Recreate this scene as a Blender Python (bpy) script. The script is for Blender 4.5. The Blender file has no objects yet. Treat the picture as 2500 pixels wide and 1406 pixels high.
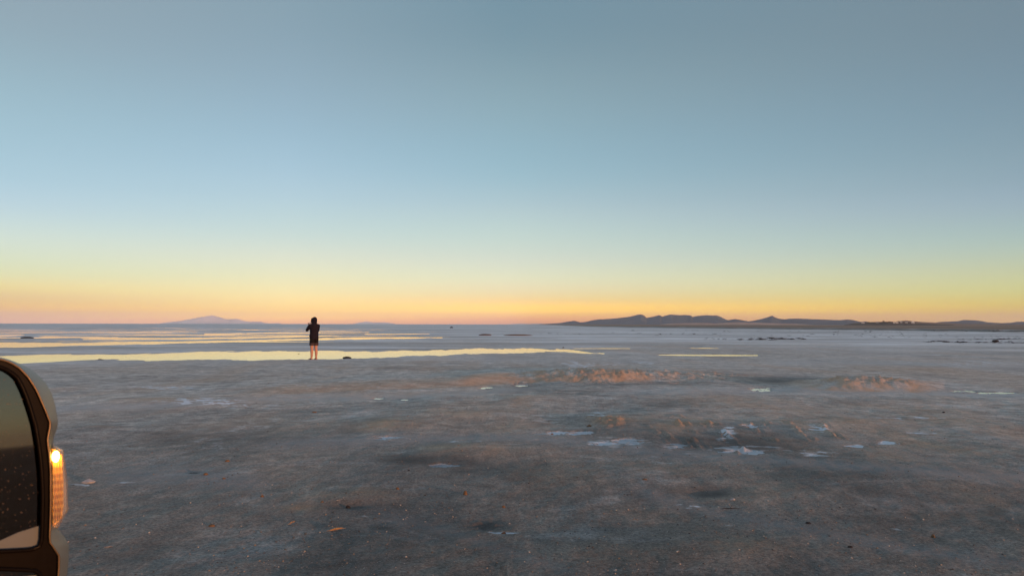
import bpy, bmesh, math, random
import numpy as np
from mathutils import Vector, Matrix

random.seed(7)
R = math.radians
SC = bpy.context.scene
COL = SC.collection

# ---------------------------------------------------------------- camera
CAM_H = 1.50
PITCH, ROLL = R(2.815), R(0.108)
FPX = 1800.0                      # focal length in pixels of a 2500 px wide picture
cam = bpy.data.cameras.new('camera')
cam.sensor_width = 36.0
cam.lens = FPX / 2500 * 36.0
cam.clip_start = 0.05
cam.clip_end = 60000
cam.dof.use_dof = True
cam.dof.focus_distance = 30.0
cam.dof.aperture_fstop = 15.0
cam_ob = bpy.data.objects.new('camera', cam)
COL.objects.link(cam_ob)
CAM_M = Matrix.Rotation(math.pi / 2 + PITCH, 3, 'X') @ Matrix.Rotation(ROLL, 3, 'Z')
CAM_P = Vector((0, 0, CAM_H))
cam_ob.matrix_world = Matrix.Translation(CAM_P) @ CAM_M.to_4x4()
SC.camera = cam_ob

# ---------------------------------------------------------------- sun and sky
SUN_AZ, SUN_EL = R(133.5), R(3.0)   # azimuth clockwise from the view axis (+Y)
SUN_STRENGTH = 5.0
SUN_COLOR = (1.0, 0.42, 0.16)
sun = bpy.data.lights.new('sun', 'SUN')
sun.energy = SUN_STRENGTH
sun.color = SUN_COLOR
sun.angle = R(0.53)
sun_ob = bpy.data.objects.new('sun', sun)
COL.objects.link(sun_ob)
sdir = Vector((math.sin(SUN_AZ) * math.cos(SUN_EL), math.cos(SUN_AZ) * math.cos(SUN_EL), math.sin(SUN_EL)))
sun_ob.rotation_euler = sdir.to_track_quat('Z', 'Y').to_euler()
sun_ob.location = sdir * 200


# dusk sky seen away from the sun: colour by height above the horizon, at three compass bearings
# (degrees above horizon, linear RGB)
SKY_TABLE = {
    -34.8: [(-2, (2.279, 0.938, 0.332)), (0.2, (2.279, 0.938, 0.332)), (0.9, (1.908, 0.910, 0.010)), (1.6, (1.063, 0.723, 0.256)), (2.3, (1.171, 0.914, 0.311)), (3, (0.918, 0.907, 0.487)), (5.8, (0.678, 0.820, 0.746)), (7.6, (0.529, 0.711, 0.786)), (10, (0.415, 0.623, 0.732)), (15, (0.329, 0.500, 0.590)), (20.7, (0.279, 0.381, 0.451)), (35, (0.305, 0.392, 0.479)), (60, (0.342, 0.423, 0.515)), (90, (0.352, 0.434, 0.527))],
    -17.0: [(-2, (2.678, 0.967, 0.101)), (0.2, (2.678, 0.967, 0.101)), (0.45, (3.576, 1.757, 0.010)), (1.1, (1.967, 1.210, 0.212)), (2, (1.448, 1.100, 0.422)), (3.05, (1.075, 1.006, 0.561)), (5, (0.808, 0.868, 0.696)), (7, (0.600, 0.760, 0.741)), (9.7, (0.465, 0.653, 0.751)), (13, (0.355, 0.548, 0.672)), (18, (0.288, 0.425, 0.523)), (23, (0.238, 0.356, 0.434)), (40, (0.305, 0.392, 0.479)), (60, (0.342, 0.423, 0.515)), (90, (0.352, 0.434, 0.527))],
    0.0: [(-2, (1.735, 0.499, 0.010)), (0.2, (1.735, 0.499, 0.010)), (0.5, (2.676, 0.905, 0.010)), (0.85, (2.950, 1.558, 0.010)), (1.9, (1.343, 0.939, 0.344)), (3.05, (1.015, 0.950, 0.587)), (5, (0.737, 0.816, 0.678)), (6.9, (0.577, 0.733, 0.684)), (9.5, (0.435, 0.602, 0.663)), (11.9, (0.312, 0.519, 0.620)), (18, (0.254, 0.391, 0.456)), (23.5, (0.169, 0.289, 0.367)), (40, (0.296, 0.392, 0.479)), (60, (0.342, 0.423, 0.515)), (90, (0.352, 0.434, 0.527))],
    34.8: [(-2, (1.589, 0.864, 0.010)), (0.5, (1.589, 0.864, 0.010)), (1, (1.164, 0.819, 0.010)), (1.7, (0.893, 0.782, 0.178)), (2.3, (0.755, 0.782, 0.288)), (3.1, (0.649, 0.712, 0.387)), (5.7, (0.401, 0.567, 0.542)), (7.7, (0.322, 0.462, 0.540)), (10, (0.251, 0.391, 0.467)), (15, (0.187, 0.302, 0.383)), (20.7, (0.168, 0.254, 0.314)), (35, (0.262, 0.352, 0.434)), (60, (0.328, 0.413, 0.503)), (90, (0.352, 0.434, 0.527))],
}
world = bpy.data.worlds.new('World')
SC.world = world
world.use_nodes = True
nt = world.node_tree
nt.nodes.clear()
N = nt.nodes.new
L = nt.links.new


def math_node(tree, op, a, b=None, clamp=False):
    n = tree.nodes.new('ShaderNodeMath')
    n.operation = op
    n.use_clamp = clamp
    for i, v in enumerate((a, b)):
        if v is None:
            continue
        if isinstance(v, (int, float)):
            n.inputs[i].default_value = v
        else:
            tree.links.new(v, n.inputs[i])
    return n.outputs[0]


def mix_rgb(tree, fac, a, b, blend='MIX'):
    n = tree.nodes.new('ShaderNodeMix')
    n.data_type = 'RGBA'
    n.blend_type = blend
    for sock, v in ((n.inputs[0], fac), (n.inputs[6], a), (n.inputs[7], b)):
        if isinstance(v, (int, float)):
            sock.default_value = v
        elif isinstance(v, (tuple, list)):
            sock.default_value = tuple(v) + (1,) * (4 - len(v))
        else:
            tree.links.new(v, sock)
    return n.outputs[2]


def smooth_curve(pts, xs):
    """monotone cubic through colour stops"""
    px = np.array([p[0] for p in pts], float)
    py = np.array([p[1] for p in pts], float)
    out = np.zeros((len(xs), 3))
    for c in range(3):
        y = py[:, c]
        d = np.diff(y) / np.diff(px)
        m = np.zeros(len(px))
        for i in range(1, len(px) - 1):
            m[i] = 0 if d[i - 1] * d[i] <= 0 else 2 * d[i - 1] * d[i] / (d[i - 1] + d[i])
        m[0], m[-1] = d[0], d[-1]
        k = np.clip(np.searchsorted(px, xs) - 1, 0, len(px) - 2)
        h = px[k + 1] - px[k]
        t = np.clip((xs - px[k]) / h, 0, 1)
        out[:, c] = (2 * t**3 - 3 * t**2 + 1) * y[k] + (t**3 - 2 * t**2 + t) * h * m[k] + (-2 * t**3 + 3 * t**2) * y[k + 1] + (t**3 - t**2) * h * m[k + 1]
    return out


geo = N('ShaderNodeTexCoord')
sep = N('ShaderNodeSeparateXYZ')
L(geo.outputs['Generated'], sep.inputs[0])
el = math_node(nt, 'MULTIPLY', math_node(nt, 'ARCSINE', sep.outputs[2]), 180 / math.pi)
az = math_node(nt, 'MULTIPLY', math_node(nt, 'ARCTAN2', sep.outputs[0], sep.outputs[1]), 180 / math.pi)
# ramp position: square root of height gives the low sky most of the stops
pos = math_node(nt, 'POWER', math_node(nt, 'DIVIDE', math_node(nt, 'MAXIMUM', math_node(nt, 'ADD', el, 0.5), 0.0), 90.5), 0.5, True)
ramps = {}
for b, pts in SKY_TABLE.items():
    rp = N('ShaderNodeValToRGB')
    rp.color_ramp.interpolation = 'B_SPLINE'
    ts = np.concatenate([np.linspace(0, 0.33, 20), np.linspace(0.36, 0.6, 8), np.linspace(0.7, 1, 4)])
    els = ts**2 * 90.5 - 0.5
    cs = smooth_curve(pts, els)
    els_ = rp.color_ramp.elements
    while len(els_) < len(ts):
        els_.new(0.5)
    for e, t, c in zip(els_, ts, cs):
        e.position = float(t)
    for e, t, c in zip(els_, ts, cs):
        e.color = (*[float(max(0, v)) * 0.25 for v in c], 1)
    L(pos, rp.inputs[0])
    ramps[b] = rp.outputs[0]
fl = math_node(nt, 'DIVIDE', math_node(nt, 'MULTIPLY', math_node(nt, 'ADD', az, 17.0), -1.0), 17.8, True)
fm = math_node(nt, 'DIVIDE', math_node(nt, 'MULTIPLY', az, -1.0), 17.0, True)
fr = math_node(nt, 'DIVIDE', az, 34.8, True)
dusk = mix_rgb(nt, fr, mix_rgb(nt, fl, mix_rgb(nt, fm, ramps[0.0], ramps[-17.0]), ramps[-34.8]), ramps[34.8])
sky = N('ShaderNodeTexSky')
sky.sky_type = 'NISHITA'
sky.sun_disc = False
sky.sun_elevation = SUN_EL
sky.sun_rotation = SUN_AZ
sky.altitude = 3600
sky.air_density = 1.0
sky.dust_density = 1.2
sky.ozone_density = 1.5
nish = mix_rgb(nt, 1.0, sky.outputs[0], (1.6, 1.6, 1.6), 'MULTIPLY')
SKY_STRENGTH = 0.12
dusk_s = mix_rgb(nt, 1.0, dusk, (4 / SKY_STRENGTH,) * 3, 'MULTIPLY')
# toward the sun's half of the sky the physical sky takes over
sund = N('ShaderNodeVectorMath')
sund.operation = 'DOT_PRODUCT'
L(geo.outputs['Generated'], sund.inputs[0])
sund.inputs[1].default_value = sdir
mr = N('ShaderNodeMapRange')
mr.interpolation_type = 'SMOOTHSTEP'
mr.inputs[1].default_value = 0.30
mr.inputs[2].default_value = 0.80
L(sund.outputs['Value'], mr.inputs[0])
full = mix_rgb(nt, mr.outputs[0], dusk_s, nish)
bg = N('ShaderNodeBackground')
bg.inputs[1].default_value = SKY_STRENGTH
L(full, bg.inputs[0])
wo = N('ShaderNodeOutputWorld')
L(bg.outputs[0], wo.inputs[0])

SC.view_settings.view_transform = 'Standard'
SC.view_settings.look = 'None'
SC.view_settings.exposure = 0.0
SC.view_settings.gamma = 1.0
SC.cycles.max_bounces = 6
SC.cycles.volume_bounces = 1
SC.cycles.use_denoising = True
SC.cycles.use_adaptive_sampling = False


# ---------------------------------------------------------------- helpers
def cam_ray(px, py):
    return CAM_M @ Vector(((px - 1250) / FPX, (703 - py) / FPX, -1.0))


def ground_pt(px, py, z=0.0):
    d = cam_ray(px, py)
    t = (z - CAM_H) / d.z
    return CAM_P + d * t


def hor_y(px):
    """picture row of the true horizon in column px"""
    lo, hi = 700.0, 900.0
    for _ in range(40):
        m = (lo + hi) / 2
        if cam_ray(px, m).z > 0:
            lo = m
        else:
            hi = m
    return lo


def bearing(px, py=790):
    d = cam_ray(px, py)
    return math.atan2(d.x, d.y)


def elev(px, py):
    d = cam_ray(px, py)
    return math.atan2(d.z, math.hypot(d.x, d.y))


def tag(o, label=None, cat=None, group=None, kind=None):
    if label:
        o['label'] = label
    if cat:
        o['category'] = cat
    if group:
        o['group'] = group
    if kind:
        o['kind'] = kind
    return o


def empty(name, loc=(0, 0, 0), rz=0.0):
    o = bpy.data.objects.new(name, None)
    o.location = loc
    o.rotation_euler = (0, 0, rz)
    o.empty_display_size = 0.2
    COL.objects.link(o)
    return o


def mesh_obj(name, verts, faces, mat=None, parent=None, smooth=False):
    me = bpy.data.meshes.new(name)
    me.from_pydata([tuple(v) for v in verts], [], faces)
    me.update()
    o = bpy.data.objects.new(name, me)
    COL.objects.link(o)
    if mat:
        me.materials.append(mat)
    if smooth:
        me.polygons.foreach_set('use_smooth', [True] * len(me.polygons))
    if parent:
        o.parent = parent
    return o


def bm_obj(name, bm, mat=None, parent=None, smooth=False):
    me = bpy.data.meshes.new(name)
    bmesh.ops.recalc_face_normals(bm, faces=bm.faces)
    bm.to_mesh(me)
    bm.free()
    o = bpy.data.objects.new(name, me)
    COL.objects.link(o)
    if mat:
        me.materials.append(mat)
    if smooth:
        me.polygons.foreach_set('use_smooth', [True] * len(me.polygons))
    if parent:
        o.parent = parent
    return o


def np_mesh(name, verts, quads, mat, smooth=True):
    me = bpy.data.meshes.new(name)
    me.vertices.add(len(verts))
    me.vertices.foreach_set('co', verts.astype(np.float32).ravel())
    nq = len(quads)
    me.loops.add(nq * 4)
    me.loops.foreach_set('vertex_index', quads.astype(np.int32).ravel())
    me.polygons.add(nq)
    me.polygons.foreach_set('loop_start', np.arange(0, nq * 4, 4, dtype=np.int32))
    me.polygons.foreach_set('loop_total', np.full(nq, 4, dtype=np.int32))
    if smooth:
        me.polygons.foreach_set('use_smooth', np.ones(nq, dtype=bool))
    me.update(calc_edges=True)
    me.materials.append(mat)
    o = bpy.data.objects.new(name, me)
    COL.objects.link(o)
    return o


def grid_quads(nr, nc, wrap=False):
    r = np.arange(nr - 1)[:, None]
    c = np.arange(nc if wrap else nc - 1)[None, :]
    c2 = (c + 1) % nc
    a = r * nc + c
    b = r * nc + c2
    return np.stack([a, b, b + nc, a + nc], -1).reshape(-1, 4)


_rng = np.random.RandomState(3)
_perm = _rng.permutation(512)
_perm = np.concatenate([_perm, _perm])
_ga = _rng.rand(512) * 2 * np.pi
_gx, _gy = np.cos(_ga), np.sin(_ga)


def noise2(x, y):
    """gradient noise, about -0.7..0.7"""
    xi = np.floor(x).astype(np.int64)
    yi = np.floor(y).astype(np.int64)
    fx, fy = x - xi, y - yi
    u = fx * fx * fx * (fx * (fx * 6 - 15) + 10)
    v = fy * fy * fy * (fy * (fy * 6 - 15) + 10)

    def g(ix, iy, dx, dy):
        h = _perm[(_perm[ix & 511] + iy) & 511]
        return _gx[h] * dx + _gy[h] * dy
    a = g(xi, yi, fx, fy)
    b = g(xi + 1, yi, fx - 1, fy)
    c = g(xi, yi + 1, fx, fy - 1)
    d = g(xi + 1, yi + 1, fx - 1, fy - 1)
    return (a * (1 - u) + b * u) * (1 - v) + (c * (1 - u) + d * u) * v


def fbm(x, y, octv=4, gain=0.5):
    s, a = 0, 1.0
    for k in range(octv):
        s = s + a * noise2(x * 2**k + 17.3 * k, y * 2**k - 9.1 * k)
        a *= gain
    return s


def sstep(a, b, x):
    t = np.clip((x - a) / (b - a), 0, 1)
    return t * t * (3 - 2 * t)


# ---------------------------------------------------------------- materials
def new_mat(name):
    m = bpy.data.materials.new(name)
    m.use_nodes = True
    t = m.node_tree
    return m, t, t.nodes['Principled BSDF']


def noise_node(t, scale, detail=4, rough=0.6, vec=None, dist=0.0):
    n = t.nodes.new('ShaderNodeTexNoise')
    n.inputs['Scale'].default_value = scale
    n.inputs['Detail'].default_value = detail
    n.inputs['Roughness'].default_value = rough
    n.inputs['Distortion'].default_value = dist
    if vec is not None:
        t.links.new(vec, n.inputs['Vector'])
    return n.outputs[0]


def map_range(t, v, a, b, c=0.0, d=1.0):
    n = t.nodes.new('ShaderNodeMapRange')
    n.inputs[1].default_value, n.inputs[2].default_value = a, b
    n.inputs[3].default_value, n.inputs[4].default_value = c, d
    t.links.new(v, n.inputs[0])
    return n.outputs[0]


def obj_coord(t, scale=None):
    n = t.nodes.new('ShaderNodeTexCoord')
    if scale is None:
        return n.outputs['Object']
    mp = t.nodes.new('ShaderNodeMapping')
    mp.inputs['Scale'].default_value = scale
    t.links.new(n.outputs['Object'], mp.inputs[0])
    return mp.outputs[0]


def simple_mat(name, col, rough=0.8, var=0.25, scale=30, spec=0.3, metallic=0.0, bump=0.0, bump_scale=None):
    m, t, p = new_mat(name)
    v = noise_node(t, scale, 5, 0.6, obj_coord(t))
    f = map_range(t, v, 0.25, 0.75)
    c = mix_rgb(t, f, tuple(x * (1 - var) for x in col), tuple(min(1, x * (1 + var)) for x in col))
    t.links.new(c, p.inputs['Base Color'])
    p.inputs['Roughness'].default_value = rough
    p.inputs['Specular IOR Level'].default_value = spec
    p.inputs['Metallic'].default_value = metallic
    if bump:
        b = t.nodes.new('ShaderNodeBump')
        b.inputs['Strength'].default_value = 1.0
        b.inputs['Distance'].default_value = bump
        t.links.new(noise_node(t, bump_scale or scale, 5, 0.6, obj_coord(t)), b.inputs['Height'])
        t.links.new(b.outputs[0], p.inputs['Normal'])
    return m


def attr(t, name):
    n = t.nodes.new('ShaderNodeAttribute')
    n.attribute_name = name
    return n.outputs['Fac']


# ---- the mud and salt of the flat
ground_mat, t, p = new_mat('mud_and_salt')
oc = obj_coord(t)
streak = obj_coord(t, (1.0, 0.22, 1.0))
n_big = noise_node(t, 0.50, 5, 0.55, streak, 0.6)
n_line = noise_node(t, 6.0, 5, 0.7, obj_coord(t, (1.0, 0.16, 1.0)), 1.8)
n_mid = noise_node(t, 4.0, 8, 0.72, oc)
n_metre = noise_node(t, 1.6, 8, 0.80, oc)
n_fine = noise_node(t, 40.0, 4, 0.85, oc)
n_grit = noise_node(t, 70.0, 2, 0.75, oc)
n_hue = noise_node(t, 0.33, 4, 0.6, obj_coord(t, (1.0, 0.5, 1.0)), 0.4)
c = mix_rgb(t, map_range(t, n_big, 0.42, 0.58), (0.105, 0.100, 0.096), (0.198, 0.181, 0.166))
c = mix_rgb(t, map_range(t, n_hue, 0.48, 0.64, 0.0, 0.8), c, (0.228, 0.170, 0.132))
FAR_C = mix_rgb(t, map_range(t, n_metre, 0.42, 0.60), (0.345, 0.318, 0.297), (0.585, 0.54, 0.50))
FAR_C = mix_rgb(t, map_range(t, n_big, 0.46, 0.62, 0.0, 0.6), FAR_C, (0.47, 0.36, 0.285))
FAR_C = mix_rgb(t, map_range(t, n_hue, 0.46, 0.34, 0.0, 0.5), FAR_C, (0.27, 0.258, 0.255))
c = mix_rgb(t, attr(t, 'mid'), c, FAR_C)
n_smear = noise_node(t, 0.9, 7, 0.68, obj_coord(t, (0.55, 0.9, 1.0)), 1.2)
c = mix_rgb(t, map_range(t, n_smear, 0.545, 0.70, 0.0, 0.75), c, mix_rgb(t, attr(t, 'mid'), (0.30, 0.295, 0.295), (0.62, 0.60, 0.59)))
c = mix_rgb(t, map_range(t, n_smear, 0.45, 0.33, 0.0, 0.6), c, mix_rgb(t, 1.0, c, (0.55, 0.54, 0.54), 'MULTIPLY'))
c = mix_rgb(t, map_range(t, n_mid, 0.52, 0.62, 0.0, 0.40), c, mix_rgb(t, 1.0, c, (1.75, 1.70, 1.65), 'MULTIPLY'))
c = mix_rgb(t, map_range(t, n_mid, 0.48, 0.38, 0.0, 0.40), c, mix_rgb(t, 1.0, c, (0.5, 0.5, 0.51), 'MULTIPLY'))
c = mix_rgb(t, map_range(t, n_line, 0.55, 0.68, 0.0, 0.40), c, mix_rgb(t, 1.0, c, (1.7, 1.66, 1.62), 'MULTIPLY'))
c = mix_rgb(t, map_range(t, n_line, 0.45, 0.32, 0.0, 0.40), c, mix_rgb(t, 1.0, c, (0.55, 0.55, 0.56), 'MULTIPLY'))
c = mix_rgb(t, map_range(t, n_fine, 0.40, 0.60, 0.0, 1.0), mix_rgb(t, 1.0, c, (0.64, 0.64, 0.64), 'MULTIPLY'), mix_rgb(t, 1.0, c, (1.38, 1.36, 1.34), 'MULTIPLY'))
c = mix_rgb(t, map_range(t, n_grit, 0.65, 0.69, 0.0, 0.65), c, (0.50, 0.46, 0.42))
c = mix_rgb(t, map_range(t, n_grit, 0.35, 0.31, 0.0, 0.6), c, (0.03, 0.03, 0.03))
c = mix_rgb(t, math_node(t, 'MULTIPLY', attr(t, 'lane'), 0.8), c, mix_rgb(t, attr(t, 'mid'), (0.200, 0.200, 0.206), (0.455, 0.445, 0.445)))
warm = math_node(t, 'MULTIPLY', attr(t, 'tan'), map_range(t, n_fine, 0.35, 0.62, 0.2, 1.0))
c = mix_rgb(t, warm, c, (0.46, 0.295, 0.18))  # mixes the painted low-sun orange and tan soil over the mud
salt_n = math_node(t, 'ADD', attr(t, 'salt'), math_node(t, 'MULTIPLY', math_node(t, 'SUBTRACT', n_mid, 0.5), 0.9))
salt_f = map_range(t, salt_n, 0.35, 0.62)
salt_c = mix_rgb(t, map_range(t, n_big, 0.3, 0.7), (0.54, 0.57, 0.62), (0.70, 0.73, 0.78))
c = mix_rgb(t, salt_f, c, salt_c)
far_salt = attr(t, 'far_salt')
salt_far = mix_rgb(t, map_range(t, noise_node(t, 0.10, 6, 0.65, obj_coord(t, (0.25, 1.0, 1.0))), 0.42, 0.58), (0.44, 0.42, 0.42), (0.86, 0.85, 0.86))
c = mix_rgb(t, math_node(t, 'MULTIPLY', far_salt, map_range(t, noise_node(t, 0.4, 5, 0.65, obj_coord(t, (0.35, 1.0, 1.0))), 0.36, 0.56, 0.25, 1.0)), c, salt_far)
grassy = mix_rgb(t, map_range(t, noise_node(t, 0.03, 5, 0.6, obj_coord(t, (0.3, 1.0, 1.0))), 0.3, 0.7), (0.19, 0.12, 0.082), (0.30, 0.205, 0.145))
c = mix_rgb(t, attr(t, 'plain'), c, grassy)
dark = math_node(t, 'MULTIPLY', attr(t, 'dark'), map_range(t, n_fine, 0.25, 0.6, 0.4, 1.0))
c = mix_rgb(t, dark, c, (0.045, 0.042, 0.042))
t.links.new(c, p.inputs['Base Color'])
p.inputs['Roughness'].default_value = 0.85
p.inputs['Specular IOR Level'].default_value = 0.25
b1 = t.nodes.new('ShaderNodeBump')
b1.inputs['Distance'].default_value = 0.006
t.links.new(n_fine, b1.inputs['Height'])
b2 = t.nodes.new('ShaderNodeBump')
b2.inputs['Distance'].default_value = 0.03
t.links.new(n_mid, b2.inputs['Height'])
t.links.new(b1.outputs[0], b2.inputs['Normal'])
t.links.new(b2.outputs[0], p.inputs['Normal'])

water_mat, t, p = new_mat('still_water')
p.inputs['Base Color'].default_value = (0.19, 0.19, 0.20, 1)
p.inputs['Roughness'].default_value = 0.02
p.inputs['IOR'].default_value = 1.40
p.inputs['Specular IOR Level'].default_value = 0.6
b = t.nodes.new('ShaderNodeBump')
b.inputs['Distance'].default_value = 0.0004
t.links.new(noise_node(t, 6.0, 2, 0.5, obj_coord(t)), b.inputs['Height'])
t.links.new(b.outputs[0], p.inputs['Normal'])

# ---------------------------------------------------------------- the ground sheet
rad = np.concatenate([
    np.geomspace(0.05, 3.3, 24, endpoint=False),
    np.geomspace(3.3, 40, 560, endpoint=False),
    np.geomspace(40, 500, 290, endpoint=False),
    np.geomspace(500, 25000, 66)])
fine_az = np.linspace(-42, 42, 860)
coarse_az = np.linspace(42, 318, 110)[1:-1]
azs = np.radians(np.concatenate([fine_az, coarse_az]))
AZ, RD = np.meshgrid(azs, rad)
X = RD * np.sin(AZ)
Y = RD * np.cos(AZ)
# picture coordinates that each point of the flat ground has in the survey photograph
Minv = np.array(CAM_M.transposed())
P = np.stack([X, Y, np.full_like(X, -CAM_H)], -1) @ Minv.T
front = P[..., 2] < -0.3
PX = np.where(front, 1250 + FPX * P[..., 0] / np.where(front, -P[..., 2], 1), -9999)
PY = np.where(front, 703 - FPX * P[..., 1] / np.where(front, -P[..., 2], 1), 9999)
PX = np.clip(PX, -4000, 6000)
PY = np.clip(PY, 700, 4000)
HY = 789.3 + 4.7 * PX / 2500

H = 0.014 + 0.036 * (1 - sstep(12, 27, RD))
near = 1 - sstep(60, 160, RD)
calm = 1 - 0.8 * sstep(14, 28, RD)
H += 0.030 * fbm(X / 5.0, Y / 9.0, 3) * calm
H += 0.024 * fbm(X / 2.6 + 11, Y / 2.2, 2) * calm * sstep(3.5, 6, RD)
H += 0.016 * fbm(X / 1.1 + 5, Y / 1.6, 3) * near * calm
H += 0.006 * fbm(X / 0.16, Y / 0.2, 3) * (1 - sstep(14, 30, RD))
SUN_AND_TAN = np.zeros_like(X)
SALT = np.zeros_like(X)
DARK = np.zeros_like(X)


def bump(px, py, wx, wy):
    """soft bell in picture coordinates (half widths wx, wy)"""
    return np.exp(-(((PX - px) / wx) ** 2 + ((PY - py) / wy) ** 2))


lump = np.clip(0.25 + 0.5 * fbm(X / 0.42, Y / 0.42, 5, 0.72), 0, 1.2)          # crumbled clods
lump2 = np.abs(fbm(X / 0.10 + 3, Y / 0.16, 2))
rut = np.sin((X + 0.30 * Y) / 0.36 * 2 * np.pi + 2.5 * noise2(X / 0.9, Y / 1.4))

# long rutted bank: a low step facing the viewer, smooth on the left, churned up on the right
cx = np.array([560, 640, 780, 900, 1100, 1230, 1290, 1350, 1450, 1520, 1600, 1700, 1800, 1880, 1960])
foot = np.interp(PX, cx, [975, 969, 962, 957, 950, 940, 936, 936, 939, 938, 931, 930, 931, 933, 936]) + 2.2 * fbm(X / 1.3, Y / 9.0, 3)
bank_h = np.interp(PX, cx, [0.0, .02, .05, .07, .10, .16, .20, .22, .23, .21, .13, .08, .045, .02, 0.0])
run = np.interp(PX, cx, [12, 12, 13, 13, 12, 10, 9, 9, 9, 9, 8, 8, 8, 8, 8])
face = sstep(0, 1, (foot - PY) / run)
back = 1 - sstep(foot - run - 3, foot - run - 30, PY)
back = sstep(0, 1, (PY - (foot - run - 34)) / 30.0)
prof_b = face * back
rough = sstep(1200, 1290, PX) * (1 - sstep(1720, 1880, PX))
on_face = sstep(-2, 2, foot - PY) * sstep(-6, 2, PY - (foot - run - 4))
H += bank_h * prof_b
H += rough * on_face * (0.15 * (lump - 0.25) + 0.020 * rut * lump2 * 3 + 0.045 * lump2) * (0.5 + 0.5 * face)
H += rough * np.exp(-((PY - foot - 3) / 4) ** 2) * 0.03 * lump2
crumb = np.clip(0.75 + 1.5 * fbm(X / 0.45, Y / 0.7, 4), 0.1, 1.2)
SUN_AND_TAN += on_face * (1 - rough * (1 - crumb)) * np.interp(PX, cx, [0, .25, .5, .55, .65, .95, 1, 1, 1, .95, .6, .25, .15, .05, 0])
DARK += 0.35 * rough * np.exp(-((PY - foot - 8) / 9) ** 2)

# crumbly mound by the right edge
mx = np.array([1950, 2010, 2060, 2110, 2160, 2210, 2260, 2300, 2340]) - 34
mh = np.interp(PX, mx, [0, .07, .13, .20, .185, .175, .12, .06, 0])
mfoot = np.interp(PX, mx, [950, 955, 958, 959, 959, 959, 960, 960, 960]) + 1.5 * fbm(X / 0.9, Y / 5.0, 3)
md = sstep(0, 1, (mfoot - PY) / 12.0) * sstep(0, 1, (PY - (mfoot - 36)) / 22.0)
on_m = sstep(-2, 2, mfoot - PY) * sstep(-6, 2, PY - (mfoot - 24))
H += mh * md * (0.78 + 0.8 * lump + 0.3 * lump2)
SUN_AND_TAN += 0.9 * crumb * on_m * np.clip(mh / 0.12, 0, 1)
H -= 0.05 * bump(1880, 934, 45, 8)
DARK += 0.7 * bump(1880, 932, 60, 9) + 0.5 * bump(1990, 930, 70, 6)

# low swells that catch the last sun, its orange also painted on as tan
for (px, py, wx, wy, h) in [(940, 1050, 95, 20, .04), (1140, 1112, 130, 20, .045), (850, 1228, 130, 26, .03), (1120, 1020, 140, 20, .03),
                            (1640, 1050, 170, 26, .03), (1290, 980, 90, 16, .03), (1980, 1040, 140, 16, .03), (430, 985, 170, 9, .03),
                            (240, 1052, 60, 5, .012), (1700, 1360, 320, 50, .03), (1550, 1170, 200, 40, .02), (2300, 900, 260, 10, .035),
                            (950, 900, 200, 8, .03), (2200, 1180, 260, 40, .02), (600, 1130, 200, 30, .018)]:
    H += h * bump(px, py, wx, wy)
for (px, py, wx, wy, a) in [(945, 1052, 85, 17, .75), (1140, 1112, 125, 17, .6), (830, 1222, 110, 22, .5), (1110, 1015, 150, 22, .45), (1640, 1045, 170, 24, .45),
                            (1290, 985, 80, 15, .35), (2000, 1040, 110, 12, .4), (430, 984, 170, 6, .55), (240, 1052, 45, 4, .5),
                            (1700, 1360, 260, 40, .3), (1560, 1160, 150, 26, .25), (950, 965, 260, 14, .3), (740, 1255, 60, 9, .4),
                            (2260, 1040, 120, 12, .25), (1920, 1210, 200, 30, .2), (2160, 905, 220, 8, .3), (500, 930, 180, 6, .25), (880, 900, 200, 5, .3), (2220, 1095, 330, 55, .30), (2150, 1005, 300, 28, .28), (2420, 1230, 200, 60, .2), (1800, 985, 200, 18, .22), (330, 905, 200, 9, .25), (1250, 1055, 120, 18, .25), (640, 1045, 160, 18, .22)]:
    SUN_AND_TAN += 1.4 * a * bump(px, py, wx, wy) * np.clip(0.8 + 1.2 * fbm(X / 0.6, Y / 1.1, 4), 0, 1.6)
for (px, py, wx, wy, a) in [(1040, 1140, 120, 18, .45), (1190, 1290, 48, 18, .9), (1730, 1213, 70, 13, .85), (850, 1250, 90, 8, .5), (1500, 1060, 90, 14, .4),
                            (1750, 1090, 190, 20, .35), (600, 1010, 200, 8, .25), (1350, 960, 140, 7, .4), (1700, 985, 160, 18, .2), (400, 1080, 200, 22, .2),
                            (1300, 1330, 260, 30, .25), (2150, 1300, 260, 30, .2), (1020, 1040, 60, 10, .2)]:
    DARK += a * bump(px, py, wx, wy)

# sweeping smooth lanes (damp, greyer) and darker ground between them
def lane(pts, w):
    lx, ly = [q[0] for q in pts], [q[1] for q in pts]
    ins = sstep(lx[0] - 60, lx[0] + 60, PX) * (1 - sstep(lx[-1] - 60, lx[-1] + 60, PX))
    wv = 0.35 * w * fbm(X / 2.5, Y / 5.0, 3)
    return ins * np.exp(-((PY - np.interp(PX, lx, ly) + wv) / w) ** 2)


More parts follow.
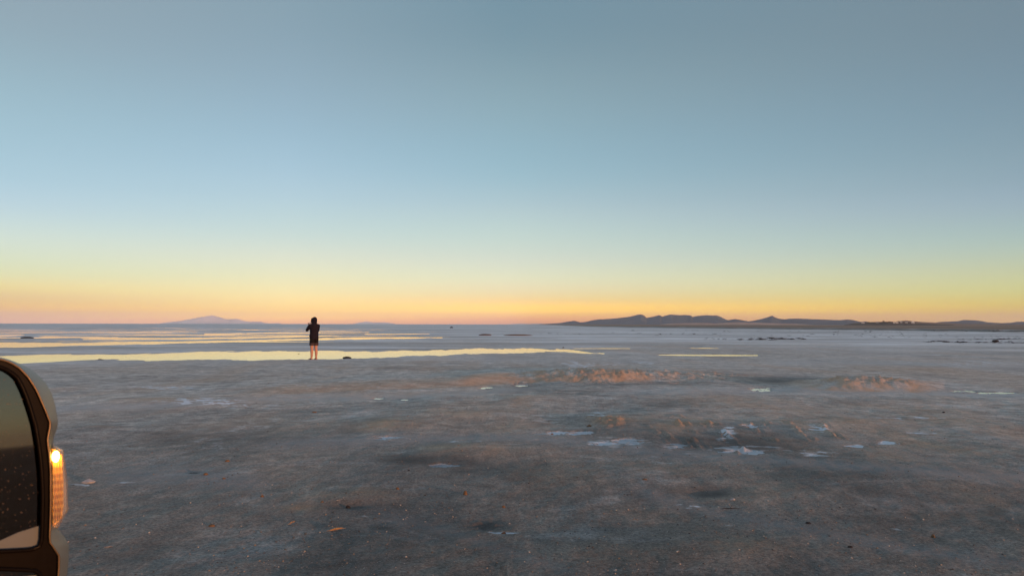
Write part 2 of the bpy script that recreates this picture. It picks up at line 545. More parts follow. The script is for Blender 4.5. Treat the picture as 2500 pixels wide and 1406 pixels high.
LANE = np.zeros_like(X)
for pts, w, a in [([(100, 1006), (420, 996), (650, 979), (950, 972), (1150, 964), (1300, 953)], 8, .8), ([(650, 1098), (950, 1082), (1250, 1078), (1420, 1090), (1600, 1115), (1800, 1127), (2100, 1152), (2600, 1195)], 13, .75),
                  ([(1500, 963), (1950, 957), (2200, 958), (2600, 972)], 9, .7), ([(1560, 1215), (1850, 1290), (2150, 1345), (2600, 1410)], 18, .55), ([(250, 1178), (420, 1172), (640, 1192)], 24, .7),
                  ([(1900, 884), (2200, 890), (2600, 902)], 7, .7), ([(1150, 884), (1400, 880), (1600, 884)], 6, .5), ([(900, 1255), (1150, 1330), (1400, 1420)], 16, .4), ([(1600, 1010), (1900, 1060), (2300, 1140), (2600, 1200)], 7, .4),
                  ([(1850, 985), (2150, 1030), (2600, 1110)], 8, .4)]:
    LANE += a * lane(pts, w)
for pts, w, a in [([(930, 1132), (1100, 1142), (1330, 1150)], 16, .38), ([(1330, 978), (1500, 988), (1720, 1000)], 17, .30), ([(1850, 1170), (2150, 1215), (2500, 1280)], 26, .30), ([(360, 1085), (600, 1078), (850, 1068)], 24, .25),
                  ([(1500, 1075), (1750, 1090), (1950, 1095)], 18, .35), ([(500, 1240), (800, 1290), (1100, 1340)], 40, .22), ([(900, 905), (1200, 897), (1400, 893)], 5, .25), ([(700, 1010), (1000, 1000), (1250, 990)], 9, .2), ([(100, 1340), (500, 1385), (950, 1400)], 55, .24), ([(200, 935), (500, 925), (800, 915)], 8, .15)]:
    DARK += a * lane(pts, w) * np.clip(0.9 + 0.9 * fbm(X / 0.8, Y / 1.5, 4), 0.2, 1.5)
# pot holes
for (px, py, wx, wy, dep) in [(1190, 1292, 40, 14, .028), (1730, 1214, 60, 11, .028), (860, 1250, 60, 6, .02), (475, 1165, 20, 4, .015)]:
    b_ = bump(px, py, wx, wy)
    H -= dep * b_ * (1 + 0.5 * lump)
    H += 0.05 * b_ * lump2 * (py > 1280)

# tread print with rusty clods, and the tyre scuffs to its right
b_ = np.clip(1.6 * bump(1487, 1042, 34, 13), 0, 1)
cells = np.abs(np.sin(PX / 9.0)) * np.abs(np.sin((PY + 0.25 * PX) / 3.4))
H += b_ * (0.035 * cells + 0.05 * lump2)
SUN_AND_TAN += 0.9 * b_
for (x0, y0, x1, y1, w, a) in [(1655, 1036, 1705, 1100, 20, 1.0), (1735, 1046, 1800, 1105, 18, 1.0), (1830, 1048, 1885, 1082, 14, .7), (1868, 1042, 1915, 1076, 12, .8),
                               (1920, 1040, 1978, 1080, 12, .8), (2015, 1050, 2075, 1098, 14, .8), (1590, 1050, 1630, 1080, 14, .5), (1440, 1030, 1480, 1048, 10, .5)]:
    dx, dy = x1 - x0, y1 - y0
    tt = np.clip(((PX - x0) * dx + (PY - y0) * dy) / (dx * dx + dy * dy), 0, 1)
    dd = np.abs(PX - x0 - tt * dx) / (w * 1.3) + np.abs(PY - y0 - tt * dy) / (w * 0.7)
    k = np.clip(1.5 - dd, 0, 1) * a * sstep(-0.15, 0.2, noise2(X / 0.28, Y / 0.5))
    H += k * (0.09 * lump2 * (0.4 + lump) + 0.02 * np.sin((PX - 1.0 * PY) / 4.0))
    SUN_AND_TAN += 0.55 * k * sstep(0.05, 0.3, lump)

# far salt, the brown plain behind the right shore
MID = 1.0 * sstep(3.9, 17.5, RD * (1 + 0.2 * fbm(X / 5, Y / 12, 3)))  # mud pales with distance; grazing-angle brightness is put into its colour
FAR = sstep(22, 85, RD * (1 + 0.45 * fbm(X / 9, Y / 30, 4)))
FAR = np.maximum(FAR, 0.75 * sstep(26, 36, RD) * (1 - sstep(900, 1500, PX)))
sx = np.array([-500, 1250, 1330, 1460, 1700, 2000, 2250, 2500, 3200])
sy_off = np.array([0.10, 0.12, 1.0, 4.4, 6.6, 8.2, 9.6, 11.2, 14])
shore_d = CAM_H * FPX / np.interp(PX, sx, sy_off)
shore_d = shore_d * (1 + 0.05 * fbm(AZ * 30, AZ * 7, 3))
PLAIN = sstep(1.0, 1.06, RD / shore_d) * front
bankp = np.exp(-((RD / shore_d - 0.87) / 0.13) ** 2) * np.clip(0.95 + 1.2 * fbm(AZ * 55, RD / shore_d * 14, 4), 0, 1.3) * front * (PX > 1280)
H += PLAIN * (0.25 + 0.00025 * np.clip(RD - shore_d, 0, 4000)) + 0.22 * bankp
DARK += 1.2 * bankp
FAR = FAR * (1 - np.clip(bankp * 1.4, 0, 1))
BACK = sstep(R(62), R(80), np.abs(np.angle(np.exp(1j * AZ)))) * sstep(5, 14, RD)
DARK += 1.1 * BACK

# ---- hollows that hold water
H = 0.008 + 0.5 * ((H - 0.008) + np.sqrt((H - 0.008) ** 2 + 0.006 ** 2))
shore_n = 4.2 * fbm(X / 1.4, Y / 9.0, 4) + 2.4 * np.abs(fbm(X / 0.5, Y / 3.0, 3)) - 0.6


def strip(xs, top, bot, soft=2.2, dep=0.16, wob=1.0):
    global H, FAR
    tp = np.interp(PX, xs, top)
    bt = np.interp(PX, xs, bot)
    m = np.minimum(PY - tp, bt - PY) + wob * shore_n
    inside = (PX > xs[0]) & (PX < xs[-1])
    k = np.where(inside, sstep(-soft, soft, m), 0)
    H = H * (1 - k) + (-0.05) * k


strip([-300, 0, 91, 178, 240, 360, 480, 552, 619, 648, 720, 787, 864, 960, 1056, 1200, 1330, 1400, 1440, 1477],
      [871, 870, 865, 866, 866, 864, 860, 858.5, 855.5, 860, 858.6, 853.5, 857.6, 856.6, 854, 852, 851, 856, 861, 862.6],
      [889, 889, 886, 881, 879, 879, 878, 879, 877, 876, 877.5, 876, 873, 869.6, 868, 862.5, 859.5, 860.5, 863, 863.4], 1.6, wob=1.0)
strip([-300, 0, 192, 384, 576, 768, 912, 1080], [837, 836.5, 837, 834.5, 831, 826.5, 824.5, 823.4],
      [850, 849, 843.5, 839.5, 834.6, 829.8, 827.4, 824.4], 1.0, wob=0.32)
strip([205, 300, 480, 624, 792, 830], [827, 826, 824.3, 822.3, 819, 819], [829.5, 829.3, 828, 825.8, 821.5, 820], 0.8, wob=0.22)
strip([100, 150, 192, 290], [821, 821, 822, 823], [822.5, 824.2, 824.2, 824], 0.7, wob=0.2)
strip([500, 560, 620, 768, 900], [814.6, 813.6, 812.6, 811, 810.5], [817, 817, 815, 813, 811.5], 0.6, wob=0.15)
strip([890, 960, 1050], [815.3, 815, 814.6], [816.8, 816.6, 815.4], 0.6, wob=0.12)
strip([-100, 0, 40, 60], [818, 818, 817, 817], [823, 822, 820, 818], 0.5, wob=0.06)
strip([-200, 0, 200, 420], [811, 811, 810.6, 810], [813, 813, 812.2, 811.2], 0.5, wob=0.12)
strip([1610, 1660, 1780, 1850], [865.8, 865.3, 865.8, 866.6], [867.6, 868.8, 869.4, 868.8], 0.6, wob=0.15)
strip([1685, 1720, 1755], [849.5, 849.3, 849.7], [850.6, 850.9, 850.4], 0.5, wob=0.06)
strip([1400, 1470, 1540], [850.4, 850, 850.3], [851.3, 851.5, 851], 0.5, wob=0.06)
# thin films far out on the left
film = fbm(X / 26.0 + 4, Y / 9.0, 4) - 0.16 - 0.5 * sstep(700, 1250, PX) - 1.5 * sstep(260, 420, RD)
kf = sstep(0.0, 0.10, film) * sstep(58, 75, RD) * front * (PX < 1300)
H = H * (1 - kf) + (-0.05) * kf

# puddles among the tracks: (centre, half width, half height)
for (px, py, wx, wy) in [(1595, 934.5, 16, 1.6), (1655, 935, 18, 2.2), (1862, 951.5, 24, 4.2), (1190, 947, 15, 3.0), (1278, 940, 22, 4.5),
                         (2358, 956, 30, 2.4), (2440, 959.6, 55, 2.2), (1388, 1067, 58, 4.5), (1508, 1091, 56, 4.2), (1530, 1085, 26, 3.6), (1658, 1098, 24, 4.5),
                         (1830, 1052, 28, 3), (1815, 1112, 42, 6), (2085, 1097, 24, 3.6), (2165, 1087, 24, 4.5), (955, 1081, 38, 3.2), (1085, 1147, 34, 4),
                         (924, 973, 12, 2), (992, 976, 18, 2), (1228, 1310, 40, 3)]:
    m = 1 - ((PX - px) / wx) ** 2 - ((PY - py) / wy) ** 2 + 2.6 * fbm(X / 0.30, Y / 0.16, 5, 0.6) + 0.12
    if py > 1000:      # near ones are dried to a smooth pale crust
        k = sstep(-0.15, 0.55, m - 0.15) * (((PX - px) / wx) ** 2 + ((PY - py) / wy) ** 2 < 4)
        SALT = np.maximum(SALT, 0.95 * k)
        SALT += 0.45 * bump(px, py, wx * 1.4, wy * 1.3) * np.clip(0.3 + 2.2 * fbm(X / 0.40, Y / 0.16, 5, 0.6), 0, 1.3)
        H = H * (1 - 0.7 * k) + 0.02 * 0.7 * k
        continue
    halo = bump(px, py, wx * 3.0, wy * 3.4)
    H = H * (1 - 0.92 * halo) + 0.007 * 0.92 * halo
    k = sstep(-0.3, 0.3, m) * (((PX - px) / wx) ** 2 + ((PY - py) / wy) ** 2 < 4)
    DARK += 0.16 * bump(px, py, wx * 1.5, wy * 1.7)
    SALT += 0.55 * bump(px, py, wx * 1.15, wy * 1.25) * np.clip(0.5 + 2.0 * fbm(X / 0.30, Y / 0.2, 5, 0.6), 0, 1.4)
    H = H * (1 - k) + (-0.012) * k
# crusts of dried salt
for (px, py, wx, wy, a) in [(410, 949, 55, 4, .7), (505, 988, 100, 9, .65), (1770, 1065, 28, 14, .8), (2000, 1055, 26, 8, .8), (1470, 1018, 30, 8, .7),
                            (560, 1180, 110, 22, .16), (230, 1192, 90, 9, .38), (1800, 1100, 70, 12, .5), (2190, 1300, 90, 12, .25), (1690, 1248, 60, 8, .45),
                            (1760, 1300, 60, 4, .35), (860, 1268, 90, 7, .35), (1980, 1118, 90, 9, .35), (2250, 1065, 60, 5, .5), (1100, 1090, 180, 8, .25),
                            (2380, 890, 160, 8, .4), (1480, 890, 130, 7, .4), (700, 950, 120, 8, .3), (2230, 1025, 120, 6, .35), (1230, 1308, 40, 4, .6), (830, 940, 150, 6, .2)]:
    sb = bump(px, py, wx * 1.15, wy * 1.15)
    SALT += 1.25 * a * sb * np.clip(0.45 + 2.6 * fbm(X / 0.30, Y / 0.2, 5, 0.6), 0, 1.5)
SALT += 0.32 * sstep(0.12, 0.5, fbm(X / 1.5 + 9, Y / 5.0, 4)) * sstep(4, 9, RD)

verts = np.stack([X, Y, H], -1).reshape(-1, 3)
quads = grid_quads(len(rad), len(azs), wrap=True)
ground = np_mesh('ground', verts, quads[:, ::-1], ground_mat)
tag(ground, kind='structure')
for nm, a in (('tan', SUN_AND_TAN), ('salt', SALT), ('dark', DARK), ('far_salt', FAR), ('plain', PLAIN * 1.0), ('mid', MID), ('lane', LANE)):
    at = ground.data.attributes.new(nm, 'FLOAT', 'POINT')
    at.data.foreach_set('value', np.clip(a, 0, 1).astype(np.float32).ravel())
Hgrid = H


def ground_h(x, y):
    a = math.atan2(x, y)
    r = math.hypot(x, y)
    i = min(max(int(np.searchsorted(rad, r)), 1), len(rad) - 1)
    j = min(max(int(np.searchsorted(azs[:860], a)), 0), 859)
    return float(max(Hgrid[i, j], Hgrid[i - 1, j]))


water = mesh_obj('water', [(-700, 2, 0), (700, 2, 0), (700, 700, 0), (-700, 700, 0)], [(0, 1, 2, 3)], water_mat)
tag(water, kind='structure')

# ---------------------------------------------------------------- hills
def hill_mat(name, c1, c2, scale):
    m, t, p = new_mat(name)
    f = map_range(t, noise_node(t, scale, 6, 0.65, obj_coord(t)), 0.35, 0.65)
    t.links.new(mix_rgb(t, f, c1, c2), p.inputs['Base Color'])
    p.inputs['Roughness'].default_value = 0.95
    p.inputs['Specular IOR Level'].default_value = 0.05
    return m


def ridge(name, outline, dist, depth, mat, seed, gully=0.35, cols=420, rows=60, base=-2.0, slant=0.0):
    """heightfield range whose skyline, seen from the flat, follows the surveyed outline"""
    pxs = np.linspace(outline[0][0], outline[-1][0], cols)
    pys = np.interp(pxs, [o[0] for o in outline], [o[1] for o in outline])
    bs = np.array([bearing(x, y) for x, y in zip(pxs, pys)])
    es = np.array([elev(x, y) for x, y in zip(pxs, pys)])
    ts = np.linspace(-1, 1, rows)
    B, T = np.meshgrid(bs, ts)
    D = dist + T * depth + slant * (B - bs.mean()) * dist
    crest = D[rows // 2] if rows % 2 else (D[rows // 2] + D[rows // 2 - 1]) / 2
    hc = CAM_H + np.tan(es) * crest
    hc = np.maximum(hc, 0.3)
    a = np.abs(T)
    prof = (1 - a) ** 1.25 * (1 + 0.25 * np.sin(a * 7 + seed))
    prof = np.where(a < 1e-6, 1, np.clip(prof, 0, 1))
    lat = B * dist / (depth * 0.16)
    g = np.abs(fbm(lat + seed, T * 1.2 + seed, 4)) * 1.5
    Z = hc[None] * prof * (1 - gully * np.clip(g, 0, 1) * np.minimum(1, a * 6) * (1 - a * 0.5)) + base * sstep(0.75, 1.0, a)
    v = np.stack([D * np.sin(B), D * np.cos(B), Z], -1).reshape(-1, 3)
    o = np_mesh(name, v, grid_quads(rows, cols)[:, ::-1], mat)
    tag(o, kind='structure')
    return o


hazed_rock = hill_mat('haze_blue_rock', (0.068, 0.098, 0.130), (0.105, 0.138, 0.175), 0.006)  # blue of distance haze mixed into the rock colour
rock_tan = hill_mat('dry_slope', (0.16, 0.10, 0.07), (0.26, 0.17, 0.115), 0.01)
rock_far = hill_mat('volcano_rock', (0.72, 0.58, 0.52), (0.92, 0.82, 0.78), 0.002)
main_out = [(1300, 792.2), (1325, 791), (1366, 788.4), (1390, 784.5), (1403, 782.6), (1416, 786.8), (1429, 785.8), (1448, 781), (1465, 778.5), (1472, 779.2), (1507, 776.4), (1533, 773.8),
            (1550, 770), (1564, 767), (1572, 769.6), (1579, 775.9), (1586, 774), (1595, 772.2), (1611, 769), (1616, 772.8), (1626, 770), (1637, 767.6), (1645, 768.5), (1657, 769.6),
            (1670, 768.8), (1686, 769.6), (1691, 773.3), (1699, 771), (1720, 769.6), (1735, 770), (1751, 769.6), (1760, 773), (1769, 778), (1777, 781), (1800, 786), (1830, 792.5)]
ridge('hills', main_out, 5200, 900, hazed_rock, 1.3)
cone_out = [(1760, 792.5), (1777, 786), (1800, 784), (1821, 782.6), (1840, 779), (1858, 774), (1871, 769.6), (1880, 765), (1885, 762.6), (1889, 766), (1899, 771.7), (1907, 773.6), (1915, 774.8),
            (1930, 773), (1944, 772.2), (1980, 774.3), (2011, 775.4), (2035, 777), (2053, 777.4), (2068, 775.4), (2084, 777.4), (2092, 780), (2100, 782.6), (2107, 782.4), (2114, 781), (2120, 784), (2150, 787), (2200, 790), (2230, 793)]
ridge('hills', cone_out, 4600, 800, hazed_rock, 4.1)
ridge('hill', [(1740, 792.5), (1770, 784), (1780, 780.5), (1793, 778.5), (1806, 780), (1821, 783), (1840, 786), (1870, 792.8)], 4000, 420, hazed_rock, 2.2, cols=160)
right_out = [(2250, 793.5), (2294, 785.8), (2320, 784.6), (2339, 784), (2351, 781.3), (2361, 780.6), (2380, 781.5), (2399, 783.7), (2411, 786.3), (2445, 788.5), (2469, 787.8),
             (2481, 785.6), (2495, 785), (2560, 786), (2620, 789), (2700, 795)]
ridge('hills', right_out, 5000, 800, hazed_rock, 6.7)
ridge('hill', [(2150, 793), (2180, 786), (2200, 782), (2212, 780.8), (2229, 782.7), (2260, 785.2), (2294, 787), (2350, 790), (2500, 791.5), (2600, 795)], 3300, 420, rock_tan, 3.4, gully=0.2, cols=200)
ridge('foothills', [(1600, 793), (1637, 789.6), (1690, 788.2), (1720, 788), (1745, 789), (1775, 787), (1800, 786.5), (1840, 787.5), (1876, 788.5), (1930, 790), (2000, 793.5)], 3600, 300, hill_mat('sun_tinted_slope', (0.34, 0.21, 0.17), (0.55, 0.37, 0.30), 0.01), 8.9, gully=0.25, cols=260)  # pink of low sunlight put into the slope colour
volc_out = [(385, 790.2), (405, 787), (425, 784), (448, 780.5), (466, 776.5), (480, 773.5), (492, 770), (500, 769), (508, 767.5), (516, 766.4), (524, 767.8), (532, 769.5), (540, 772.5), (550, 776), (558, 778),
            (568, 776), (580, 776), (590, 779.5), (600, 783), (612, 784.5), (622, 784), (638, 784.2), (648, 788), (655, 789), (668, 789.2), (676, 787.2), (684, 789.6), (690, 790.8)]
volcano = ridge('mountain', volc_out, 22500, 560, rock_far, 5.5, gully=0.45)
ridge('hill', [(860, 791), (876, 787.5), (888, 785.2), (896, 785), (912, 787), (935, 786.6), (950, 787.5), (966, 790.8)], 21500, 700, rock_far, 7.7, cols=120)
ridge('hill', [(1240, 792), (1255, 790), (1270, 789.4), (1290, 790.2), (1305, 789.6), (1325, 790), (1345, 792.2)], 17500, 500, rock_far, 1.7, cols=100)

# ---------------------------------------------------------------- the air
haze_mat = bpy.data.materials.new('thin_air')
haze_mat.use_nodes = True
ht = haze_mat.node_tree
ht.nodes.clear()
pv = ht.nodes.new('ShaderNodeVolumePrincipled')
HAZE_DENSITY = 6.2e-5
pv.inputs['Color'].default_value = (0.92, 0.92, 0.98, 1)
pv.inputs['Density'].default_value = HAZE_DENSITY
pv.inputs['Anisotropy'].default_value = 0.26
ho = ht.nodes.new('ShaderNodeOutputMaterial')
ht.links.new(pv.outputs[0], ho.inputs['Volume'])
bm = bmesh.new()
bmesh.ops.create_cube(bm, size=1.0)
HT = 340.0
for v in bm.verts:
    v.co = Vector((v.co.x * 51000, v.co.y * 51000, -4 + (v.co.z + 0.5) * (HT + 4)))
haze = bm_obj('haze', bm, haze_mat)
tag(haze, kind='stuff')

# ================================================================ things
def join_remesh(name, bm, voxel, mat, parent, smooth_iter=3, smooth=True):
    """fuse overlapping shapes into one continuous skin"""
    tmp = bpy.data.meshes.new('tmp')
    bmesh.ops.recalc_face_normals(bm, faces=bm.faces)
    bm.to_mesh(tmp)
    bm.free()
    to = bpy.data.objects.new('tmp', tmp)
    COL.objects.link(to)
    md = to.modifiers.new('r', 'REMESH')
    md.mode = 'VOXEL'
    md.voxel_size = voxel
    if smooth_iter:
        sm = to.modifiers.new('s', 'SMOOTH')
        sm.factor = 0.5
        sm.iterations = smooth_iter
    dg = bpy.context.evaluated_depsgraph_get()
    me = bpy.data.meshes.new_from_object(to.evaluated_get(dg))
    me.name = name
    bpy.data.objects.remove(to)
    bpy.data.meshes.remove(tmp)
    me.materials.clear()
    me.materials.append(mat)
    me.polygons.foreach_set('use_smooth', [smooth] * len(me.polygons))
    o = bpy.data.objects.new(name, me)
    COL.objects.link(o)
    if parent:
        o.parent = parent
    return o


def add_tube(bm, pts, radii, seg=14, cap=True):
    """round tapering limb through pts"""
    pts = [Vector(p) for p in pts]
    rings = []
    for i, p in enumerate(pts):
        a = pts[max(i - 1, 0)]
        b = pts[min(i + 1, len(pts) - 1)]
        d = (b - a).normalized()
        up = Vector((0, 0, 1)) if abs(d.z) < 0.9 else Vector((0, 1, 0))
        u = d.cross(up).normalized()
        v = d.cross(u)
        r = radii[i]
        ru, rv = r if isinstance(r, tuple) else (r, r)
        rings.append([bm.verts.new(p + u * (ru * math.cos(2 * math.pi * k / seg)) + v * (rv * math.sin(2 * math.pi * k / seg))) for k in range(seg)])
    for a, b in zip(rings[:-1], rings[1:]):
        for k in range(seg):
            bm.faces.new((a[k], a[(k + 1) % seg], b[(k + 1) % seg], b[k]))
    if cap:
        bm.faces.new(rings[0][::-1])
        bm.faces.new(rings[-1])


def add_ball(bm, c, r, sub=2):
    m = Matrix.Translation(Vector(c)) @ Matrix.Diagonal((*r, 1)) if isinstance(r, tuple) else Matrix.Translation(Vector(c)) @ Matrix.Diagonal((r, r, r, 1))
    bmesh.ops.create_icosphere(bm, subdivisions=sub, radius=1.0, matrix=m)


def add_rings(bm, rings, seg=24):
    """stack of level ellipses (z, cx, cy, rx, ry)"""
    rs = []
    for z, x, y, rx, ry in rings:
        rs.append([bm.verts.new((x + rx * math.cos(2 * math.pi * k / seg), y + ry * math.sin(2 * math.pi * k / seg), z)) for k in range(seg)])
    for a, b in zip(rs[:-1], rs[1:]):
        for k in range(seg):
            bm.faces.new((a[k], a[(k + 1) % seg], b[(k + 1) % seg], b[k]))
    bm.faces.new(rs[0][::-1])
    bm.faces.new(rs[-1])


# ---------------------------------------------------------------- the person
skin_mat = simple_mat('skin', (0.46, 0.25, 0.175), 0.55, 0.08, 25)
jacket_mat = simple_mat('jacket_cloth', (0.013, 0.010, 0.017), 0.9, 0.3, 40, 0.15, bump=0.004, bump_scale=30)
shorts_mat = simple_mat('shorts_cloth', (0.010, 0.009, 0.010), 0.9, 0.2, 40, 0.15)
band_mat = simple_mat('shorts_band_cloth', (0.055, 0.040, 0.042), 0.9, 0.2, 40, 0.15)
hair_mat = simple_mat('hair', (0.02, 0.013, 0.009), 0.7, 0.3, 80)

fp = ground_pt(766, 878.2)
pz = ground_h(fp.x, fp.y)
person = empty('person', (fp.x, fp.y, pz - 0.004), R(38))
tag(person, 'barefoot person in dark hooded jacket and black shorts, arms raised, beside the long pool', 'person')

# body, facing +Y in its own space
bm = bmesh.new()
for s in (-1, 1):
    x0 = 0.088 * s
    add_tube(bm, [(x0, 0, .93), (x0 * 1.02, .01, .75), (x0 * 1.02, .012, .50), (x0 * 1.03, .0, .44), (x0 * 1.08, -.018, .34), (x0 * 1.12, -.012, .20), (x0 * 1.16, .0, .09), (x0 * 1.18, .004, .05)],
             [.090, .084, .066, .061, .064, .052, .040, .041])
    add_tube(bm, [(x0 * 1.16, -.055, .034), (x0 * 1.2, .0, .045), (x0 * 1.3, .07, .034), (x0 * 1.45, .145, .022), (x0 * 1.5, .185, .016)], [(.030, .030), (.036, .040), (.041, .030), (.044, .020), (.036, .014)])
    for q in range(5):
        add_ball(bm, (x0 * 1.5 + (q - 2) * 0.017, .192 - .006 * abs(q - (1 if s > 0 else 3)), .014), (.010, .016, .011), 1)
add_rings(bm, [(.86, 0, 0, .155, .105), (.95, 0, 0, .16, .11), (1.08, 0, .0, .135, .10), (1.25, 0, .0, .155, .11), (1.38, 0, -.01, .165, .105), (1.45, 0, -.015, .12, .08), (1.50, 0, -.005, .06, .06), (1.56, 0, .01, .055, .06)])
add_ball(bm, (0, .02, 1.635), (.074, .092, .112), 3)
add_ball(bm, (0, .035, 1.575), (.052, .062, .055), 2)
add_tube(bm, [(0, .108, 1.655), (0, .122, 1.62), (0, .112, 1.607)], [.009, .015, .012], 8)
for s in (-1, 1):
    add_ball(bm, (.074 * s, .012, 1.63), (.010, .018, .030), 1)
    add_ball(bm, (.030 * s, .100, 1.650), (.015, .010, .010), 1)
add_tube(bm, [(-.026, .098, 1.578), (0, .108, 1.579), (.026, .098, 1.578)], [.006, .009, .006], 8)
SH_L, EL_L, WR_L = Vector((-.175, .0, 1.41)), Vector((-.245, .17, 1.235)), Vector((-.085, .345, 1.415))
SH_R, EL_R, WR_R = Vector((.175, .0, 1.41)), Vector((.235, .14, 1.225)), Vector((.045, .345, 1.425))
for sh, elb, wr, s in ((SH_L, EL_L, WR_L, -1), (SH_R, EL_R, WR_R, 1)):
    add_tube(bm, [sh, sh.lerp(elb, .5), elb, elb.lerp(wr, .35), wr], [.050, .044, .038, .038, .026])
    d = Vector((-.05 * s, .5, .75)).normalized()
    pc = wr + d * .05
    add_tube(bm, [wr - d * .01, wr + d * .03, wr + d * .075, wr + d * .095], [(.026, .020), (.040, .016), (.043, .015), (.040, .012)], 12)
    for q in range(4):
        off = Vector((1, 0, 0)) * ((q - 1.5) * .0195)
        ln = (.030, .036, .034, .026)[q]
        b0 = wr + d * .090 + off
        b1 = b0 + d * ln
        b2 = b1 + (d + Vector((-.5 * s, .5, -.2))).normalized() * ln * .8
        b3 = b2 + Vector((-.6 * s, .2, -.45)).normalized() * ln * .7
        add_tube(bm, [b0, b1, b2, b3], [.0095, .009, .0085, .007], 8)
    t0 = wr + d * .028 + Vector((-.034 * s, 0, 0))
    add_tube(bm, [t0, t0 + Vector((-.024 * s, -.004, .020)), t0 + Vector((-.030 * s, -.006, .046))], [.012, .0105, .008], 8)
join_remesh('body', bm, 0.0065, skin_mat, person, 2)

# jacket with sleeves and a pointed hood, one garment
bm = bmesh.new()
add_rings(bm, [(.845, 0, .0, .186, .140), (.90, 0, .0, .192, .145), (1.02, 0, .0, .182, .140), (1.15, 0, .0, .182, .142), (1.30, 0, -.005, .196, .146), (1.38, 0, -.012, .197, .138), (1.44, 0, -.018, .160, .118), (1.49, 0, -.012, .110, .098), (1.54, 0, .0, .098, .105)])
for sh, elb, wr in ((SH_L, EL_L, WR_L), (SH_R, EL_R, WR_R)):
    add_tube(bm, [sh + Vector((-sh.x * .35, 0, .005)), sh, sh.lerp(elb, .5), elb + Vector((0, -.004, -.012)), elb.lerp(wr, .45), elb.lerp(wr, .93)], [.085, .082, .070, .066, .058, .044])
# hood: a shell that leaves the face free
add_rings(bm, [(1.50, 0, -.02, .098, .098), (1.56, 0, -.015, .106, .110), (1.62, 0, -.012, .112, .122), (1.68, 0, -.018, .106, .120), (1.73, 0, -.030, .084, .098), (1.765, 0, -.045, .052, .062), (1.783, 0, -.055, .020, .026)])
add_tube(bm, [(-.085, .085, 1.54), (-.098, .105, 1.62), (-.080, .100, 1.70), (0, .080, 1.748), (.080, .100, 1.70), (.098, .105, 1.62), (.085, .085, 1.54)], [.022, .024, .026, .028, .026, .024, .022], 10)
add_ball(bm, (-.197, -.035, .985), (.028, .06, .055), 2)      # bulging side pocket
jk = join_remesh('jacket', bm, 0.011, jacket_mat, person, 3)

bm = bmesh.new()
for s in (-1, 1):
    add_tube(bm, [(0.075 * s, 0, .96), (0.088 * s, .0, .82), (0.092 * s, .006, .72), (0.092 * s, .008, .695)], [(.105, .125), (.100, .115), (.096, .108), (.096, .107)], 20)
sh_o = join_remesh('shorts', bm, 0.010, shorts_mat, person, 3)
bm = bmesh.new()
for s in (-1, 1):
    add_tube(bm, [(0.092 * s, .006, .70), (0.093 * s, .008, .64), (0.094 * s, .010, .585)], [(.100, .111), (.101, .110), (.101, .110)], 20)
join_remesh('hem_band', bm, 0.010, band_mat, sh_o, 2)

# ---------------------------------------------------------------- the car whose mirror reaches into the view
HEAD = R(-45)
FW = Vector((math.sin(HEAD), math.cos(HEAD), 0))
RT = Vector((math.cos(HEAD), -math.sin(HEAD), 0))
UP = Vector((0, 0, 1))
paint_mat = simple_mat('pearl_white_paint', (0.15, 0.165, 0.15), 0.40, 0.03, 3, 0.22)
trim_mat = simple_mat('dark_plastic', (0.0062, 0.0046, 0.004), 0.22, 0.3, 60, 0.035)
chrome_mat = simple_mat('worn_edge_trim', (0.12, 0.085, 0.05), 0.30, 0.3, 60, 0.6, metallic=0.6)
tyre_mat = simple_mat('tyre_rubber', (0.022, 0.021, 0.02), 0.9, 0.3, 30)
rim_mat = simple_mat('alloy_rim', (0.42, 0.42, 0.42), 0.35, 0.05, 10, 0.5, metallic=0.8)
dglass_mat, t, p = new_mat('tinted_window')
p.inputs['Base Color'].default_value = (0.012, 0.014, 0.014, 1)
p.inputs['Roughness'].default_value = 0.05
mirror_mat, t, p = new_mat('dusty_mirror')
MIR_REF = 0.085
oc = obj_coord(t)
dirt = map_range(t, noise_node(t, 340, 2, 0.6, oc), 0.64, 0.72, 0.0, 0.5)
film = map_range(t, noise_node(t, 14, 5, 0.65, oc), 0.35, 0.7, 0.0, 0.006)
p.inputs['Metallic'].default_value = 1.0
p.inputs['Base Color'].default_value = (MIR_REF * .95, MIR_REF, MIR_REF * .96, 1)
p.inputs['Roughness'].default_value = 0.03
p2 = t.nodes.new('ShaderNodeBsdfDiffuse')
p2.inputs[0].default_value = (0.16, 0.12, 0.085, 1)
mxs = t.nodes.new('ShaderNodeMixShader')
t.links.new(math_node(t, 'ADD', dirt, film, True), mxs.inputs[0])
t.links.new(p.outputs[0], mxs.inputs[1])
t.links.new(p2.outputs[0], mxs.inputs[2])
t.links.new(mxs.outputs[0], t.nodes['Material Output'].inputs[0])
amber_mat, t, p = new_mat('amber_reflector')
w = t.nodes.new('ShaderNodeTexWave')
w.inputs['Scale'].default_value = 42
w.inputs['Distortion'].default_value = 2.0
w.bands_direction = 'Z'
t.links.new(obj_coord(t), w.inputs[0])
t.links.new(mix_rgb(t, map_range(t, w.outputs['Fac'], 0.25, 0.8), (0.72, 0.32, 0.025), (0.98, 0.54, 0.06)), p.inputs['Base Color'])
p.inputs['Roughness'].default_value = 0.25
p.inputs['Coat Weight'].default_value = 0.5
glint_mat, t, p = new_mat('amber_sun_glint')
p.inputs['Base Color'].default_value = (1, 0.6, 0.12, 1)
p.inputs['Emission Color'].default_value = (1.0, 0.56, 0.10, 1)
p.inputs['Emission Strength'].default_value = 30.0  # emission stands in for sunlight glinting on the amber
lens_mat, t, p = new_mat('clear_lens')
p.inputs['Base Color'].default_value = (1, 0.95, 0.9, 1)
p.inputs['Transmission Weight'].default_value = 0.88
p.inputs['Roughness'].default_value = 0.12
